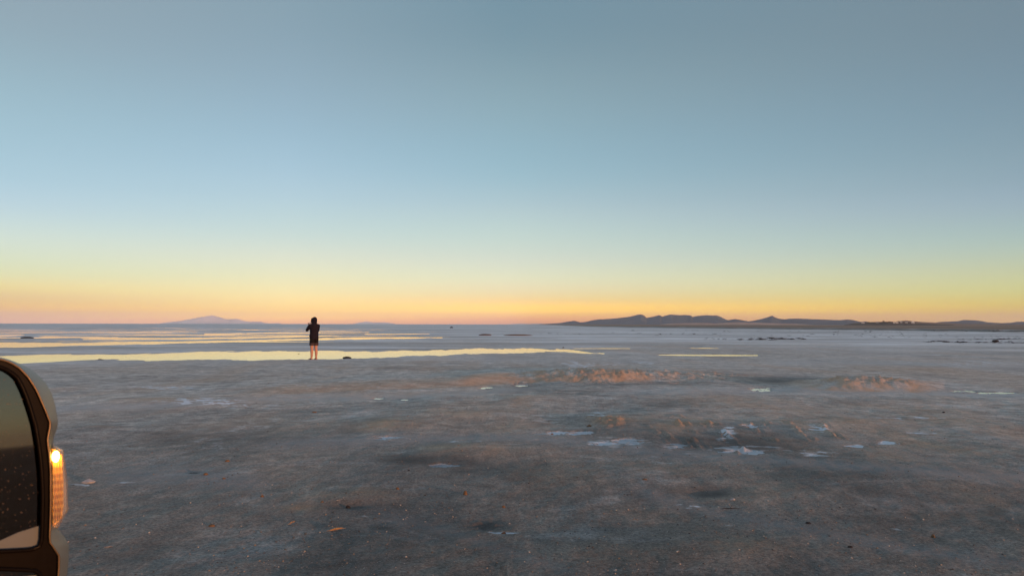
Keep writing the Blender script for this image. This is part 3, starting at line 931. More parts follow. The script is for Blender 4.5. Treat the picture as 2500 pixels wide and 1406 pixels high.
p.inputs['IOR'].default_value = 1.25

car = empty('car', (0, 0, 0))
tag(car, 'pale grey car with only its dusty door mirror and sunlit amber turn signal in view', 'car')

# the mirror's own plane: faces the rear of the car, tipped a little upward
MN = (-FW * math.cos(R(4.0)) + UP * math.sin(R(4.0))).normalized()
M0 = CAM_P + cam_ray(100, 1130) * 0.80
MR = RT
MU = MR.cross(MN) * -1
if MU.z < 0:
    MU = -MU


def on_mirror(px, py, w=0.0):
    d = cam_ray(px, py)
    o = M0 + MN * w
    return CAM_P + d * ((o - CAM_P).dot(MN) / d.dot(MN))


def resample(pts, n):
    pts = [Vector(p) for p in pts]
    ds = [0]
    for a, b in zip(pts[:-1], pts[1:]):
        ds.append(ds[-1] + (b - a).length)
    out = []
    for k in range(n):
        s = ds[-1] * k / (n - 1)
        i = max(i for i in range(len(ds)) if ds[i] <= s + 1e-9)
        i = min(i, len(pts) - 2)
        t_ = (s - ds[i]) / max(ds[i + 1] - ds[i], 1e-9)
        out.append(pts[i].lerp(pts[i + 1], t_))
    return out


# measured edge curves (top left -> down the outboard side), continued beyond the picture
LX = -330
silh = [(LX, 905), (LX + 60, 878), (-180, 866), (-60, 866), (0, 871.5), (24, 878), (48, 887.5), (76, 901), (97, 918.5), (113, 936.6), (125, 957), (135, 989), (142, 1029), (139, 1049), (131, 1067), (131, 1082),
        (131, 1180), (131, 1285), (143, 1292), (157, 1309), (168, 1328), (168, 1363), (163, 1410), (150, 1470), (120, 1520), (60, 1545), (-100, 1550), (LX, 1540)]
ridge_c = [(LX + 10, 915), (LX + 65, 889), (-180, 876), (-60, 874), (0, 877), (24, 885), (44, 897), (62, 915), (76, 934), (88, 955), (97, 975), (110, 1005), (121, 1033), (113, 1073), (118, 1110), (121, 1154),
           (121, 1190), (121, 1222), (120, 1270), (118, 1319), (141, 1353), (141, 1380), (139, 1410), (128, 1465), (105, 1505), (55, 1530), (-100, 1536), (LX + 10, 1528)]
glass_c = [(LX + 30, 930), (LX + 75, 905), (-180, 892), (-60, 890), (0, 896), (24, 906), (44, 924), (60, 957), (74, 997), (87, 1041), (95, 1090), (100.6, 1138), (104, 1202), (102.7, 1283), (100.6, 1327), (92, 1338), (60, 1342), (0, 1345), (-150, 1352), (LX + 30, 1356)]
low_c = [(LX + 30, 1392), (-150, 1389), (0, 1387.5), (60, 1390), (87, 1392), (96, 1398), (100, 1420), (96, 1460), (80, 1495), (45, 1515), (-100, 1520), (LX + 30, 1514)]
lens_c = [(129, 1084), (155, 1098), (161, 1138), (166, 1194), (166, 1246), (147, 1277), (143, 1289), (129, 1292)]


def center_of(pts):
    c = Vector((0, 0, 0))
    for p in pts:
        c += p
    return c / len(pts)


def loft(name, loops, mat, parent, cap_first=False, cap_last=True, smooth=True, closed=True):
    bm = bmesh.new()
    rs = [[bm.verts.new(p) for p in lp] for lp in loops]
    n = len(rs[0])
    for a, b in zip(rs[:-1], rs[1:]):
        for k in range(n if closed else n - 1):
            bm.faces.new((a[k], a[(k + 1) % n], b[(k + 1) % n], b[k]))
    if cap_first:
        bm.faces.new(rs[0][::-1])
    if cap_last:
        bm.faces.new(rs[-1])
    return bm_obj(name, bm, mat, parent, smooth)


NS = 150
L_ridge = resample([on_mirror(x, y, 0.004) for x, y in ridge_c], NS)
L_ridge2 = resample([on_mirror(x + 3.5, y - 1.5, 0.000) for x, y in ridge_c], NS)
L_sil = resample([on_mirror(x, y, -0.030) for x, y in silh], NS)
L_sil2 = resample([on_mirror(x, y, -0.055) for x, y in silh], NS)
cc = center_of(L_sil2)
L_b1 = [cc + (p - cc) * 0.93 - MN * 0.045 for p in L_sil2]
L_b2 = [cc + (p - cc) * 0.72 - MN * 0.085 for p in L_sil2]
L_b3 = [cc + (p - cc) * 0.30 - MN * 0.105 for p in L_sil2]
side = loft('side_mirror', [L_ridge2, L_sil, L_sil2, L_b1, L_b2, L_b3], paint_mat, car)
# dark bezel from the raised ridge down to the glass
L_mid = resample([on_mirror(x * .55 + gx * .45, y * .55 + gy * .45, 0.002) for (x, y), (gx, gy) in zip(
    [ridge_c[int(round(i * (len(ridge_c) - 1) / 60))] for i in range(61)], [ridge_c[int(round(i * (len(ridge_c) - 1) / 60))] for i in range(61)])], NS)


def flat_ring(outer, inner_loops, name, mat, w_out, w_in, parent):
    """plate between one outer outline and several openings"""
    bm = bmesh.new()
    edges = []
    for lp in [outer] + inner_loops:
        vs = [bm.verts.new(p) for p in lp]
        edges += [bm.edges.new((vs[i], vs[(i + 1) % len(vs)])) for i in range(len(vs))]
    bmesh.ops.triangle_fill(bm, use_beauty=True, use_dissolve=False, edges=edges)
    for v in bm.verts:
        pass
    ext = bmesh.ops.extrude_face_region(bm, geom=list(bm.faces))
    for v in [g for g in ext['geom'] if isinstance(g, bmesh.types.BMVert)]:
        v.co -= MN * 0.012
    return bm_obj(name, bm, mat, parent)


G_out = resample([on_mirror(x, y, 0.0) for x, y in glass_c] + [on_mirror(*glass_c[0], 0.0)], 90)[:-1]
G_low = resample([on_mirror(x, y, 0.0) for x, y in low_c] + [on_mirror(*low_c[0], 0.0)], 60)[:-1]
R_out = resample([on_mirror(x, y, 0.0) for x, y in ridge_c] + [on_mirror(*ridge_c[0], 0.0)], 130)[:-1]
bez = flat_ring(R_out, [G_out, G_low], 'bezel', trim_mat, 0, 0, side)
# raised lips round the openings and the fine bright edge line
def lip(name, pts, r, mat, parent, closed=True):
    bm = bmesh.new()
    n = len(pts)
    rings = []
    for i, p_ in enumerate(pts):
        a = pts[(i - 1) % n] if closed or i > 0 else p_
        b_ = pts[(i + 1) % n] if closed or i < n - 1 else p_
        d = (b_ - a).normalized()
        u = d.cross(MN).normalized()
        rings.append([bm.verts.new(p_ + u * (r * math.cos(2 * math.pi * k / 8)) + MN * (r * math.sin(2 * math.pi * k / 8))) for k in range(8)])
    for i in range(n if closed else n - 1):
        a, b_ = rings[i], rings[(i + 1) % n]
        for k in range(8):
            bm.faces.new((a[k], a[(k + 1) % 8], b_[(k + 1) % 8], b_[k]))
    return bm_obj(name, bm, mat, parent, True)


lip('edge_line', [p + MN * 0.0045 for p in R_out], 0.0011, chrome_mat, side)
lip('glass_seal', [p + MN * 0.001 for p in G_out], 0.0022, trim_mat, side)
lip('glass_seal', [p + MN * 0.001 for p in G_low], 0.0022, trim_mat, side)


def glass_plate(name, loop, w, mat):
    bm = bmesh.new()
    cen = center_of(loop)
    vs = [bm.verts.new(cen + (p - cen) * 1.02 + MN * w) for p in loop]
    f = bm.faces.new(vs)
    bmesh.ops.triangulate(bm, faces=[f])
    ext = bmesh.ops.extrude_face_region(bm, geom=list(bm.faces))
    for v in [g for g in ext['geom'] if isinstance(g, bmesh.types.BMVert)]:
        v.co -= MN * 0.003
    return bm_obj(name, bm, mat, side)


glass_plate('mirror_glass', G_out, -0.006, mirror_mat)
glass_plate('lower_mirror_glass', G_low, -0.006, mirror_mat)
# pale strip along the foot of the main glass, a reflection painted on as a part
reflection_mat = simple_mat('painted_reflection', (0.095, 0.122, 0.138), 0.5, 0.06, 20, 0.3)
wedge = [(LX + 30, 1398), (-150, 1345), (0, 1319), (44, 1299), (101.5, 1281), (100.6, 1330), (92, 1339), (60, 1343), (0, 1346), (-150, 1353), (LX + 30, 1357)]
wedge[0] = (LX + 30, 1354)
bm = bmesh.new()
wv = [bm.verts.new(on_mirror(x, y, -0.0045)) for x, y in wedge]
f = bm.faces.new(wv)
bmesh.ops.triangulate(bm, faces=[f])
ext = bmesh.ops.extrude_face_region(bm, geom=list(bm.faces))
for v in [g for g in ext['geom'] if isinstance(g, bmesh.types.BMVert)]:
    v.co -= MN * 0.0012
bm_obj('painted_reflection', bm, reflection_mat, side)
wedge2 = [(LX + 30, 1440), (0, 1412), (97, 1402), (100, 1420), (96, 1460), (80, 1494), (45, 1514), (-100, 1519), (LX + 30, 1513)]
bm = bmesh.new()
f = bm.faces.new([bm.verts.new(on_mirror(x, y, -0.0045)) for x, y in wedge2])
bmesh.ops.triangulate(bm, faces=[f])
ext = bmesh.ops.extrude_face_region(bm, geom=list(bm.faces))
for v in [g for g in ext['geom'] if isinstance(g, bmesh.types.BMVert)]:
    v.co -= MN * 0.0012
bm_obj('painted_reflection', bm, reflection_mat, side)

# turn signal: ribbed amber reflector and bulb under a clear lens; glow added for a sun glint
sig_in = [(126, 1094), (143, 1101), (152, 1122), (154, 1180), (154, 1240), (146, 1268), (136, 1284), (126, 1287)]
nb = 40
S0 = resample([on_mirror(x, y, -0.012) for x, y in sig_in] + [on_mirror(*sig_in[0], -0.012)], nb)[:-1]
S1 = resample([on_mirror(x, y, -0.045) for x, y in sig_in] + [on_mirror(*sig_in[0], -0.045)], nb)[:-1]
sig = loft('turn_signal', [S0, S1], amber_mat, side, cap_first=True, smooth=False)
bm = bmesh.new()
for k in range(4):
    xk = 130 + 6.2 * k
    add_tube(bm, [on_mirror(xk, 1100 + 3 * k, -0.0105), on_mirror(xk + .8, 1190, -0.0095), on_mirror(xk, 1278 - 4 * k, -0.0105)], [.0011, .0013, .0011], 8)
bm_obj('turn_signal', bm, amber_mat, side, True).name = 'reflector_rib'
bm = bmesh.new()
bc = on_mirror(136, 1114, -0.009)
add_ball(bm, (0, 0, 0), 1.0, 3)
for v in bm.verts:
    v.co = bc + MR * (v.co.x * .0036) + MU * (v.co.y * .0062) + MN * (v.co.z * .0030)
bm_obj('sun_glint', bm, glint_mat, side, True)
o0 = resample([on_mirror(x, y, -0.030) for x, y in lens_c], 60)
o1 = resample([on_mirror(x, y, -0.046) for x, y in lens_c], 60)
f0 = resample([on_mirror(x - (4 if x > 135 else 0), y + (3 if y < 1150 else -2), -0.006) for x, y in lens_c], 60)
loft('lens', [f0, o0, o1], lens_mat, side, cap_first=True, smooth=False)

# the rest of the car, outside the picture
PIN = M0 - RT * 0.40
SIDE0 = Vector((PIN.x, PIN.y, 0))
def cl(a, r_, z):
    """car space: a metres forward of the mirror, r_ metres to the right of the door skin, z up"""
    return SIDE0 + FW * a + RT * r_ + UP * z
prof = [(-3.35, .55), (-3.38, .95), (-3.25, 1.12), (-1.6, 1.16), (0.1, 1.14), (.35, 1.12), (1.35, 1.02), (1.52, .85), (1.55, .5), (1.45, .38), (1.30, .36), (-3.1, .36)]
Wc = 1.84
bm = bmesh.new()
ins = [0.0, 0.04]
def prof_loop(r_, sc, zoff=0):
    return [bm.verts.new(cl(a * (1 if sc == 1 else .985) - (0 if sc == 1 else .013), r_, .75 + (z - .75) * sc)) for a, z in prof]
loops = [prof_loop(-.03, .9), prof_loop(0, 1), prof_loop(-Wc, 1), prof_loop(-Wc + .03, .9)]
loops = [prof_loop(0.0, .93), prof_loop(-.05, 1), prof_loop(-Wc + .05, 1), prof_loop(-Wc, .93)]
n = len(prof)
for a, b_ in zip(loops[:-1], loops[1:]):
    for k in range(n):
        bm.faces.new((a[k], a[(k + 1) % n], b_[(k + 1) % n], b_[k]))
bm.faces.new(loops[0][::-1])
bm.faces.new(loops[-1])
bm_obj('body', bm, paint_mat, car)
roof = [(-2.95, 1.16), (-2.55, 1.72), (-2.2, 1.80), (-.95, 1.80), (-.60, 1.74), (.25, 1.13)]
bm = bmesh.new()
lo_ = [[bm.verts.new(cl(a, -.06 - .22 * max(0, (z - 1.13)) / .67, z)) for a, z in roof], [bm.verts.new(cl(a, -Wc + .06 + .22 * max(0, (z - 1.13)) / .67, z)) for a, z in roof]]
for k in range(len(roof) - 1):
    bm.faces.new((lo_[0][k], lo_[0][k + 1], lo_[1][k + 1], lo_[1][k]))
bm.faces.new(lo_[0])
bm.faces.new(lo_[1][::-1])
bm_obj('cabin', bm, paint_mat, car)
for s_, r0, r1 in ((1, -.052, -.246), (-1, -Wc + .052, -Wc + .246)):
    for (a0, a1, t0, t1) in ((-1.02, .05, -.98, -.52), (-2.05, -1.12, -1.98, -1.06)):
        bm = bmesh.new()
        q = [bm.verts.new(cl(a, r, z)) for a, r, z in ((a0, r0 - s_ * .016, 1.19), (a1, r0 - s_ * .016, 1.19), (t1, r1 + s_ * .018, 1.70), (t0, r1 + s_ * .018, 1.70))]
        f = bm.faces.new(q)
        ext = bmesh.ops.extrude_face_region(bm, geom=[f])
        for v in [g for g in ext['geom'] if isinstance(g, bmesh.types.BMVert)]:
            v.co += RT * (s_ * .012)
        bm_obj('window', bm, dglass_mat, car)
for a in (-2.55, .75):
    for r0, s_ in ((-.02, -1), (-Wc + .02, 1)):
        bm = bmesh.new()
        c0 = cl(a, r0 + .03 * -s_, .37)
        pr = [(.24, 0), (.33, -.005), (.365, .03), (.365, .19), (.33, .225), (.24, .22)]
        rg = []
        for k in range(36):
            th = 2 * math.pi * k / 36
            rg.append([bm.verts.new(c0 + FW * (rr * math.cos(th)) + UP * (rr * math.sin(th)) + RT * (s_ * y)) for rr, y in pr])
        for k in range(36):
            for m_ in range(len(pr)):
                bm.faces.new((rg[k][m_], rg[(k + 1) % 36][m_], rg[(k + 1) % 36][(m_ + 1) % len(pr)], rg[k][(m_ + 1) % len(pr)]))
        wh = bm_obj('wheel', bm, tyre_mat, car, True)
        bm = bmesh.new()
        add_tube(bm, [c0 + RT * (s_ * .012), c0 + RT * (s_ * .20)], [.24, .24], 36)
        bm_obj('rim', bm, rim_mat, wh)
bm = bmesh.new()
arm0 = center_of(L_sil2) - MR * 0.10 - MN * 0.03 - UP * 0.05
add_tube(bm, [arm0, arm0 - RT * 0.12 - UP * 0.02, cl(.03, -.045, 1.14)], [(.05, .03), (.045, .03), (.05, .04)], 16)
bm_obj('mirror_arm', bm, trim_mat, car, True)

# ---------------------------------------------------------------- stones, clods and litter
clod_dark = simple_mat('dark_mud_clod', (0.030, 0.027, 0.028), 0.95, 0.5, 25, 0.1, bump=0.01)
clod_rust = simple_mat('ochre_clod', (0.16, 0.095, 0.055), 0.95, 0.35, 40, 0.1, bump=0.004)
stone_mat = simple_mat('grey_stone', (0.19, 0.18, 0.175), 0.9, 0.4, 40, 0.2, bump=0.003)
salt_mat = simple_mat('salt_lump', (0.30, 0.31, 0.34), 0.8, 0.12, 40, 0.3, bump=0.004)
wood_mat, t, p = new_mat('weathered_wood')
t.links.new(mix_rgb(t, map_range(t, noise_node(t, 60, 5, 0.7, obj_coord(t, (0.15, 1, 1))), 0.3, 0.7), (0.26, 0.13, 0.05), (0.62, 0.36, 0.15)), p.inputs['Base Color'])
p.inputs['Roughness'].default_value = 0.8


def rock_bm(sx, sy, sz, seed, sub=2, rough=0.28, bm=None, at=(0, 0, 0)):
    rr = random.Random(seed)
    own = bm is None
    bm = bm or bmesh.new()
    res = bmesh.ops.create_icosphere(bm, subdivisions=sub, radius=1.0)
    ax = [Vector((rr.uniform(-1, 1), rr.uniform(-1, 1), rr.uniform(-1, 1))).normalized() for _ in range(9)]
    am = [rr.uniform(-rough, rough) for _ in range(9)]
    for v in res['verts']:
        d = v.co.normalized()
        k = 1 + sum(a * max(0, d.dot(x)) ** 3 for a, x in zip(am, ax))
        k *= 1 + rr.uniform(-.06, .06)
        v.co = Vector((d.x * sx * k + at[0], d.y * sy * k + at[1], max(d.z * sz * k, -0.35 * sz) + at[2]))
    return bm


def place(name, px, py, wpx, hpx, mat, label, cat, seed, depth=0.7, sub=2, rough=0.45, group=None, rz=0.0):
    if name == 'clod':
        wpx *= 0.85
    g = ground_pt(px, py)
    dist = math.hypot(g.x, g.y)
    w = wpx / FPX * dist / 2
    h = hpx / FPX * dist * 0.6
    o = bm_obj(name, rock_bm(w, w * depth, h, seed, sub, rough), mat, None, sub > 2)
    o.location = (g.x, g.y, ground_h(g.x, g.y))
    o.rotation_euler = (0, 0, rz)
    tag(o, label, cat, group)
    return o


place('rock', 848, 873.5, 20, 8, clod_dark, 'rounded black rock at the edge of the long pool, just right of the person', 'rock', 11, 0.9, 3, 0.2)
place('rock', 247, 879, 13, 4, clod_dark, 'small flat dark rock on the near bank of the long pool, left of the person', 'rock', 12)
place('rock', 70, 824.5, 14, 5.5, clod_dark, 'low black block lying by itself on the salt near the left edge', 'rock', 13, 0.6, 3).scale = (2.0, 1, 1)
place('rock', 1101, 800.5, 8, 3.5, clod_dark, 'tiny dark speck of a rock far out on the salt near the horizon', 'rock', 14)
place('rock', 2430, 834.5, 11, 5, clod_dark, 'black pointed lump standing on pale salt near the right edge', 'rock', 15, 0.7)
place('rock', 729, 864, 4, 6, clod_dark, 'thin dark stub poking out of the long pool left of the person', 'rock', 16)
place('rock', 875, 867.3, 9, 2.6, clod_dark, 'flat grey islet showing above the water right of the black rock', 'rock', 17)
place('rock', 1375, 850, 5, 3.5, clod_dark, 'tiny dark stone by the tapering right end of the long pool', 'rock', 18)
place('mud_heap', 1182, 819, 30, 6, simple_mat('brown_heap', (0.11, 0.07, 0.05), 0.95, 0.4, 20, 0.1, bump=0.02), 'low brown mud heap on the salt in mid distance, near the middle', 'mud heap', 21, 0.6, 3, 0.35)
place('mud_heap', 1262, 819.5, 62, 4.5, clod_rust, 'long low sunlit tan heap next to the brown mud heap', 'mud heap', 22, 0.5, 3, 0.4)
place('clod', 1438, 1051, 13, 9, clod_rust, 'single ochre clod just left of the knobbly tread print', 'clod', 31, 0.9)
place('clod', 2278, 1321, 14, 11, clod_rust, 'round rust red clod alone on the mud at lower right', 'clod', 32, 0.9)
place('clod', 1972, 1293, 13, 10, clod_dark, 'black clod with a squarish top, alone on grey mud', 'clod', 33, 0.9)
place('clod', 1228, 1312, 16, 12, simple_mat('brown_clod', (0.09, 0.055, 0.035), 0.95, 0.4, 30, 0.1), 'dark brown clod sitting at the rim of the muddy pothole', 'clod', 34, 0.9)
place('clod', 2076, 1357, 14, 7, clod_dark, 'flat dark crumb of mud low on the right, below the black clod', 'clod', 35)
place('clod', 1137, 1220, 15, 11, clod_rust, 'ochre brown clod above the muddy pothole, the largest orange one there', 'clod', 36, 0.8)
place('clod', 1230, 1249, 12, 8, clod_rust, 'two-lobed ochre clod right above the muddy pothole', 'clod', 37, 0.9)
place('clod', 555, 1142, 12, 7, clod_rust, 'small tan clod on the bare dark mud above the pale salt stain', 'clod', 38)
place('clod', 502, 1174, 12, 5, clod_rust, 'flat ochre flake on the pale salt stain', 'clod', 39)
place('clod', 547, 1184, 9, 5, clod_rust, 'little ochre crumb at the right side of the pale salt stain', 'clod', 40)
place('clod', 641, 1226, 12, 8, clod_rust, 'lone ochre clod midway between pale salt stain and wood chip', 'clod', 41)
place('clod', 518, 1299, 14, 6, clod_rust, 'rusty flat clod well left of the wood chips', 'clod', 42)
place('clod', 850, 1252, 14, 10, clod_dark, 'black knob in the shallow dark puddle stain above the wood chip', 'clod', 43)
place('clod', 786, 1244, 9, 6, clod_rust, 'small ochre clod left of the black knob', 'clod', 44)
place('clod', 971, 1209, 8, 7, clod_rust, 'tiny bright ochre clod up and right of the black knob', 'clod', 45)
place('clod', 1348, 1069, 9, 5, clod_rust, 'rusty crumb at the left end of the bluish puddle', 'clod', 46)
place('clod', 998, 1162, 6, 6, clod_dark, 'pea sized black crumb left of the whitish crusty puddle', 'clod', 47)
place('clod', 2303, 1011, 8, 4, clod_dark, 'small black crumb far right on streaked mud', 'clod', 48)
place('clod', 1575, 1188, 16, 6, clod_rust, 'ochre crumb on the mud left of the long dark dent', 'clod', 49)
place('clod', 768, 1012, 10, 5, clod_rust, 'tan crumb in front of the smooth sunlit ridge', 'clod', 50)
place('salt_chunk', 216, 1191, 24, 9, salt_mat, 'white angular salt chunk beside the car mirror', 'salt chunk', 51, 0.6, 1, 0.7)
place('salt_chunk', 1788, 1234, 13, 7, salt_mat, 'pale salt chip at the end of the long dark dent', 'salt chunk', 52)
place('stone', 484, 1164, 32, 4, stone_mat, 'dark thin stone slab stuck in the pale salt stain', 'stone', 53, 0.4)
place('stone', 265, 1353, 24, 5, stone_mat, 'pale flat grey stone near the car mirror', 'stone', 54, 0.5)


def chip(px, py, length, wid, rz, label, seed):
    g = ground_pt(px, py)
    rr = random.Random(seed)
    bm = bmesh.new()
    n = 12
    for q, (off, hl) in enumerate(((0, 1.0), (.35, .7), (-.3, .55))):
        ringsv = []
        for k in range(n):
            u = k / (n - 1) * 2 - 1
            wv_ = wid * (0.55 + .25 * q) * (1 - .75 * abs(u) ** 2.2) * (0.75 + .4 * rr.random()) * .5
            x = u * length / 2 * hl + (rr.random() - .5) * .006
            y = off * wid + .004 * math.sin(u * 3 + q)
            z = .006 + .004 * q + .006 * u
            ringsv.append([bm.verts.new((x, y + wv_ * math.cos(a), z + wv_ * .45 * math.sin(a))) for a in (0, 1.3, 2.2, 3.5, 4.6, 5.5)])
        for a, b_ in zip(ringsv[:-1], ringsv[1:]):
            for k in range(6):
                bm.faces.new((a[k], a[(k + 1) % 6], b_[(k + 1) % 6], b_[k]))
        bm.faces.new(ringsv[0][::-1])
        bm.faces.new(ringsv[-1])
    o = bm_obj('wood_chip', bm, wood_mat)
    o.location = (g.x, g.y, ground_h(g.x, g.y) + .004)
    o.rotation_euler = (0, 0, rz)
    tag(o, label, 'wood chip')


chip(820, 1308, .135, .020, R(14), 'orange splintered wood chip, the longer of two, on dark mud', 61)
chip(712, 1293, .065, .010, R(35), 'short orange wood sliver left of the longer splinter', 62)
g = ground_pt(1785, 1257)
bm = bmesh.new()
add_tube(bm, [(-.085, 0, .006), (-.05, .006, .010), (-.02, .0, .010), (.015, -.003, .013), (.05, .006, .009), (.09, .018, .006)], [.0015, .003, .0035, .003, .0025, .001], 8)
add_tube(bm, [(-.005, 0, .012), (.004, .006, .026), (.006, .010, .032)], [.0022, .0018, .001], 6)
tw = bm_obj('twig', bm, clod_dark, None, True)
tw.location = (g.x, g.y, ground_h(g.x, g.y))
tag(tw, 'thin black twig lying below the long dark dent', 'twig')

# loose grit all over the near mud, and the lines of dark mud lumps out on the right
def scatter(name, spots, mat, label, kind='stuff', cat=None):
    base = bmesh.new()
    bmesh.ops.create_icosphere(base, subdivisions=1, radius=1.0)
    bv = np.array([v.co[:] for v in base.verts])
    bf = np.array([[v.index for v in f.verts] for f in base.faces])
    base.free()
    rng = np.random.RandomState(len(spots))
    V, F = [], []
    for i, (x, y, z, sx, sy, sz) in enumerate(spots):
        v = bv * (1 + rng.uniform(-.3, .3, (len(bv), 1))) * np.array([sx, sy, sz])
        a = rng.rand() * 6.28 if sx == sy else 0
        ca, sa = math.cos(a), math.sin(a)
        v = np.stack([v[:, 0] * ca - v[:, 1] * sa + x, v[:, 0] * sa + v[:, 1] * ca + y, v[:, 2] + z], -1)
        V.append(v)
        F.append(bf + i * len(bv))
    V = np.concatenate(V)
    F = np.concatenate(F)
    me = bpy.data.meshes.new(name)
    me.vertices.add(len(V))
    me.vertices.foreach_set('co', V.astype(np.float32).ravel())
    me.loops.add(len(F) * 3)
    me.loops.foreach_set('vertex_index', F.astype(np.int32).ravel())
    me.polygons.add(len(F))
    me.polygons.foreach_set('loop_start', np.arange(0, len(F) * 3, 3, dtype=np.int32))
    me.polygons.foreach_set('loop_total', np.full(len(F), 3, dtype=np.int32))
    me.update(calc_edges=True)
    me.materials.append(mat)
    o = bpy.data.objects.new(name, me)
    COL.objects.link(o)
    tag(o, label, cat, None, kind)
    return o


grit_mat, t, p = new_mat('mixed_grit')
gi = noise_node(t, 3.1, 2, 0.9, obj_coord(t))
cr = t.nodes.new('ShaderNodeValToRGB')
for e, (ps, cc_) in zip([cr.color_ramp.elements[0], cr.color_ramp.elements[1], cr.color_ramp.elements.new(.5), cr.color_ramp.elements.new(.58)],
                        [(.40, (.05, .048, .048, 1)), (.66, (.30, .29, .28, 1)), (.5, (.13, .125, .12, 1)), (.58, (.20, .15, .11, 1))]):
    e.position = ps
    e.color = cc_
wn = t.nodes.new('ShaderNodeTexWhiteNoise')
snap = t.nodes.new('ShaderNodeVectorMath')
snap.operation = 'SNAP'
snap.inputs[1].default_value = (.05, .05, 10)
t.links.new(obj_coord(t), snap.inputs[0])
t.links.new(snap.outputs[0], wn.inputs[0])
t.links.new(map_range(t, wn.outputs[0], 0, 1, .36, .70), cr.inputs[0])
t.links.new(cr.outputs[0], p.inputs['Base Color'])
p.inputs['Roughness'].default_value = 0.9
rg_ = np.random.RandomState(5)
spots = []
while len(spots) < 6000:
    px, py = rg_.uniform(-60, 2560), 870 + 560 * rg_.rand() ** 0.75
    g = ground_pt(px, py)
    if g.y > 22:
        continue
    if float(fbm(np.array([g.x / .9]), np.array([g.y / 1.6]), 3)[0]) < rg_.uniform(-.55, .45):
        continue
    z = ground_h(g.x, g.y)
    if z < .004:
        continue
    s_ = (.0018 + .0055 * rg_.rand() ** 6) * (1 + .05 * g.y)
    spots.append((g.x, g.y, z + s_ * .1, s_, s_, s_ * .65))
scatter('gravel', spots, grit_mat, 'loose salt and mud grit strewn over the near ground')

lines = [(1795, 1955, 828, 4, 120, 1.0), (1700, 1800, 827.5, 3, 26, .7), (1600, 1770, 815.5, 2.5, 70, .9), (1400, 1580, 814.5, 2, 46, .8), (1290, 1420, 815, 2, 22, .7),
         (1960, 2300, 816.5, 5, 90, .8), (2080, 2330, 822.5, 4, 60, .8), (2250, 2500, 835.5, 2.5, 90, 1.0), (2370, 2500, 822, 3, 36, .8), (2420, 2500, 828, 2, 26, .9),
         (2000, 2500, 809.5, 3, 110, .8), (1500, 2000, 808, 2, 70, .6), (2440, 2500, 838, 2, 20, 1.0), (2340, 2460, 828.5, 1.5, 20, .8), (1700, 1960, 820, 3, 26, .6), (500, 900, 806, 4, 12, .4)]
spots = []
for x0, x1, y0, dy, n_, sc_ in lines:
    for _ in range(int(n_ * (1.3 if 826 < y0 < 836 else 0.8))):
        u = rg_.rand()
        px = x0 + (x1 - x0) * (u + .05 * math.sin(u * 40))
        py = y0 + rg_.normal() * dy * .4 + 1.0 * math.sin(px / 31.0)
        g = ground_pt(px, py)
        d_ = math.hypot(g.x, g.y)
        s_ = (0.65 if y0 < 823.5 else 1.0) * sc_ * (.45 + 2.0 * rg_.rand() ** 3) * d_ / FPX
        spots.append((g.x, g.y, ground_h(g.x, g.y), s_ * (2.0 + 4.0 * rg_.rand()), s_ * 1.2, s_ * (.35 + .4 * rg_.rand())))
scatter('mud_rubble', spots, clod_dark, 'broken lines of dark mud lumps on the right hand salt')

# ---------------------------------------------------------------- the far settlement on its low hill
scrub_hill = hill_mat('scrub_slope', (0.055, 0.045, 0.04), (0.15, 0.115, 0.09), 0.05)
town_hill = ridge('hill', [(2060, 793), (2085, 788.8), (2105, 787.2), (2120, 786.2), (2140, 785.6), (2160, 785.0), (2185, 784.8), (2205, 785.6), (2225, 787.2), (2250, 789.5), (2290, 791.5), (2330, 793.4)], 1900, 160, scrub_hill, 9.3, gully=0.15, cols=200)
bpy.context.view_layer.update()


def on_hill(px, py):
    hit, loc, nrm, idx = town_hill.ray_cast(CAM_P, cam_ray(px, py).normalized())
    if not hit:
        for k in range(1, 40):
            hit, loc, nrm, idx = town_hill.ray_cast(CAM_P, cam_ray(px, py + k * .25).normalized())
            if hit:
                break
    return loc


lime_mat = simple_mat('limewashed_wall', (0.74, 0.73, 0.72), 0.9, 0.05, 2)
mudb_mat = simple_mat('plain_rendered_wall', (0.50, 0.47, 0.45), 0.9, 0.1, 2)
roof_mat = simple_mat('tin_roof', (0.33, 0.33, 0.35), 0.5, 0.15, 3)
door_mat = simple_mat('dark_opening', (0.05, 0.045, 0.04), 0.7, 0.1, 3)


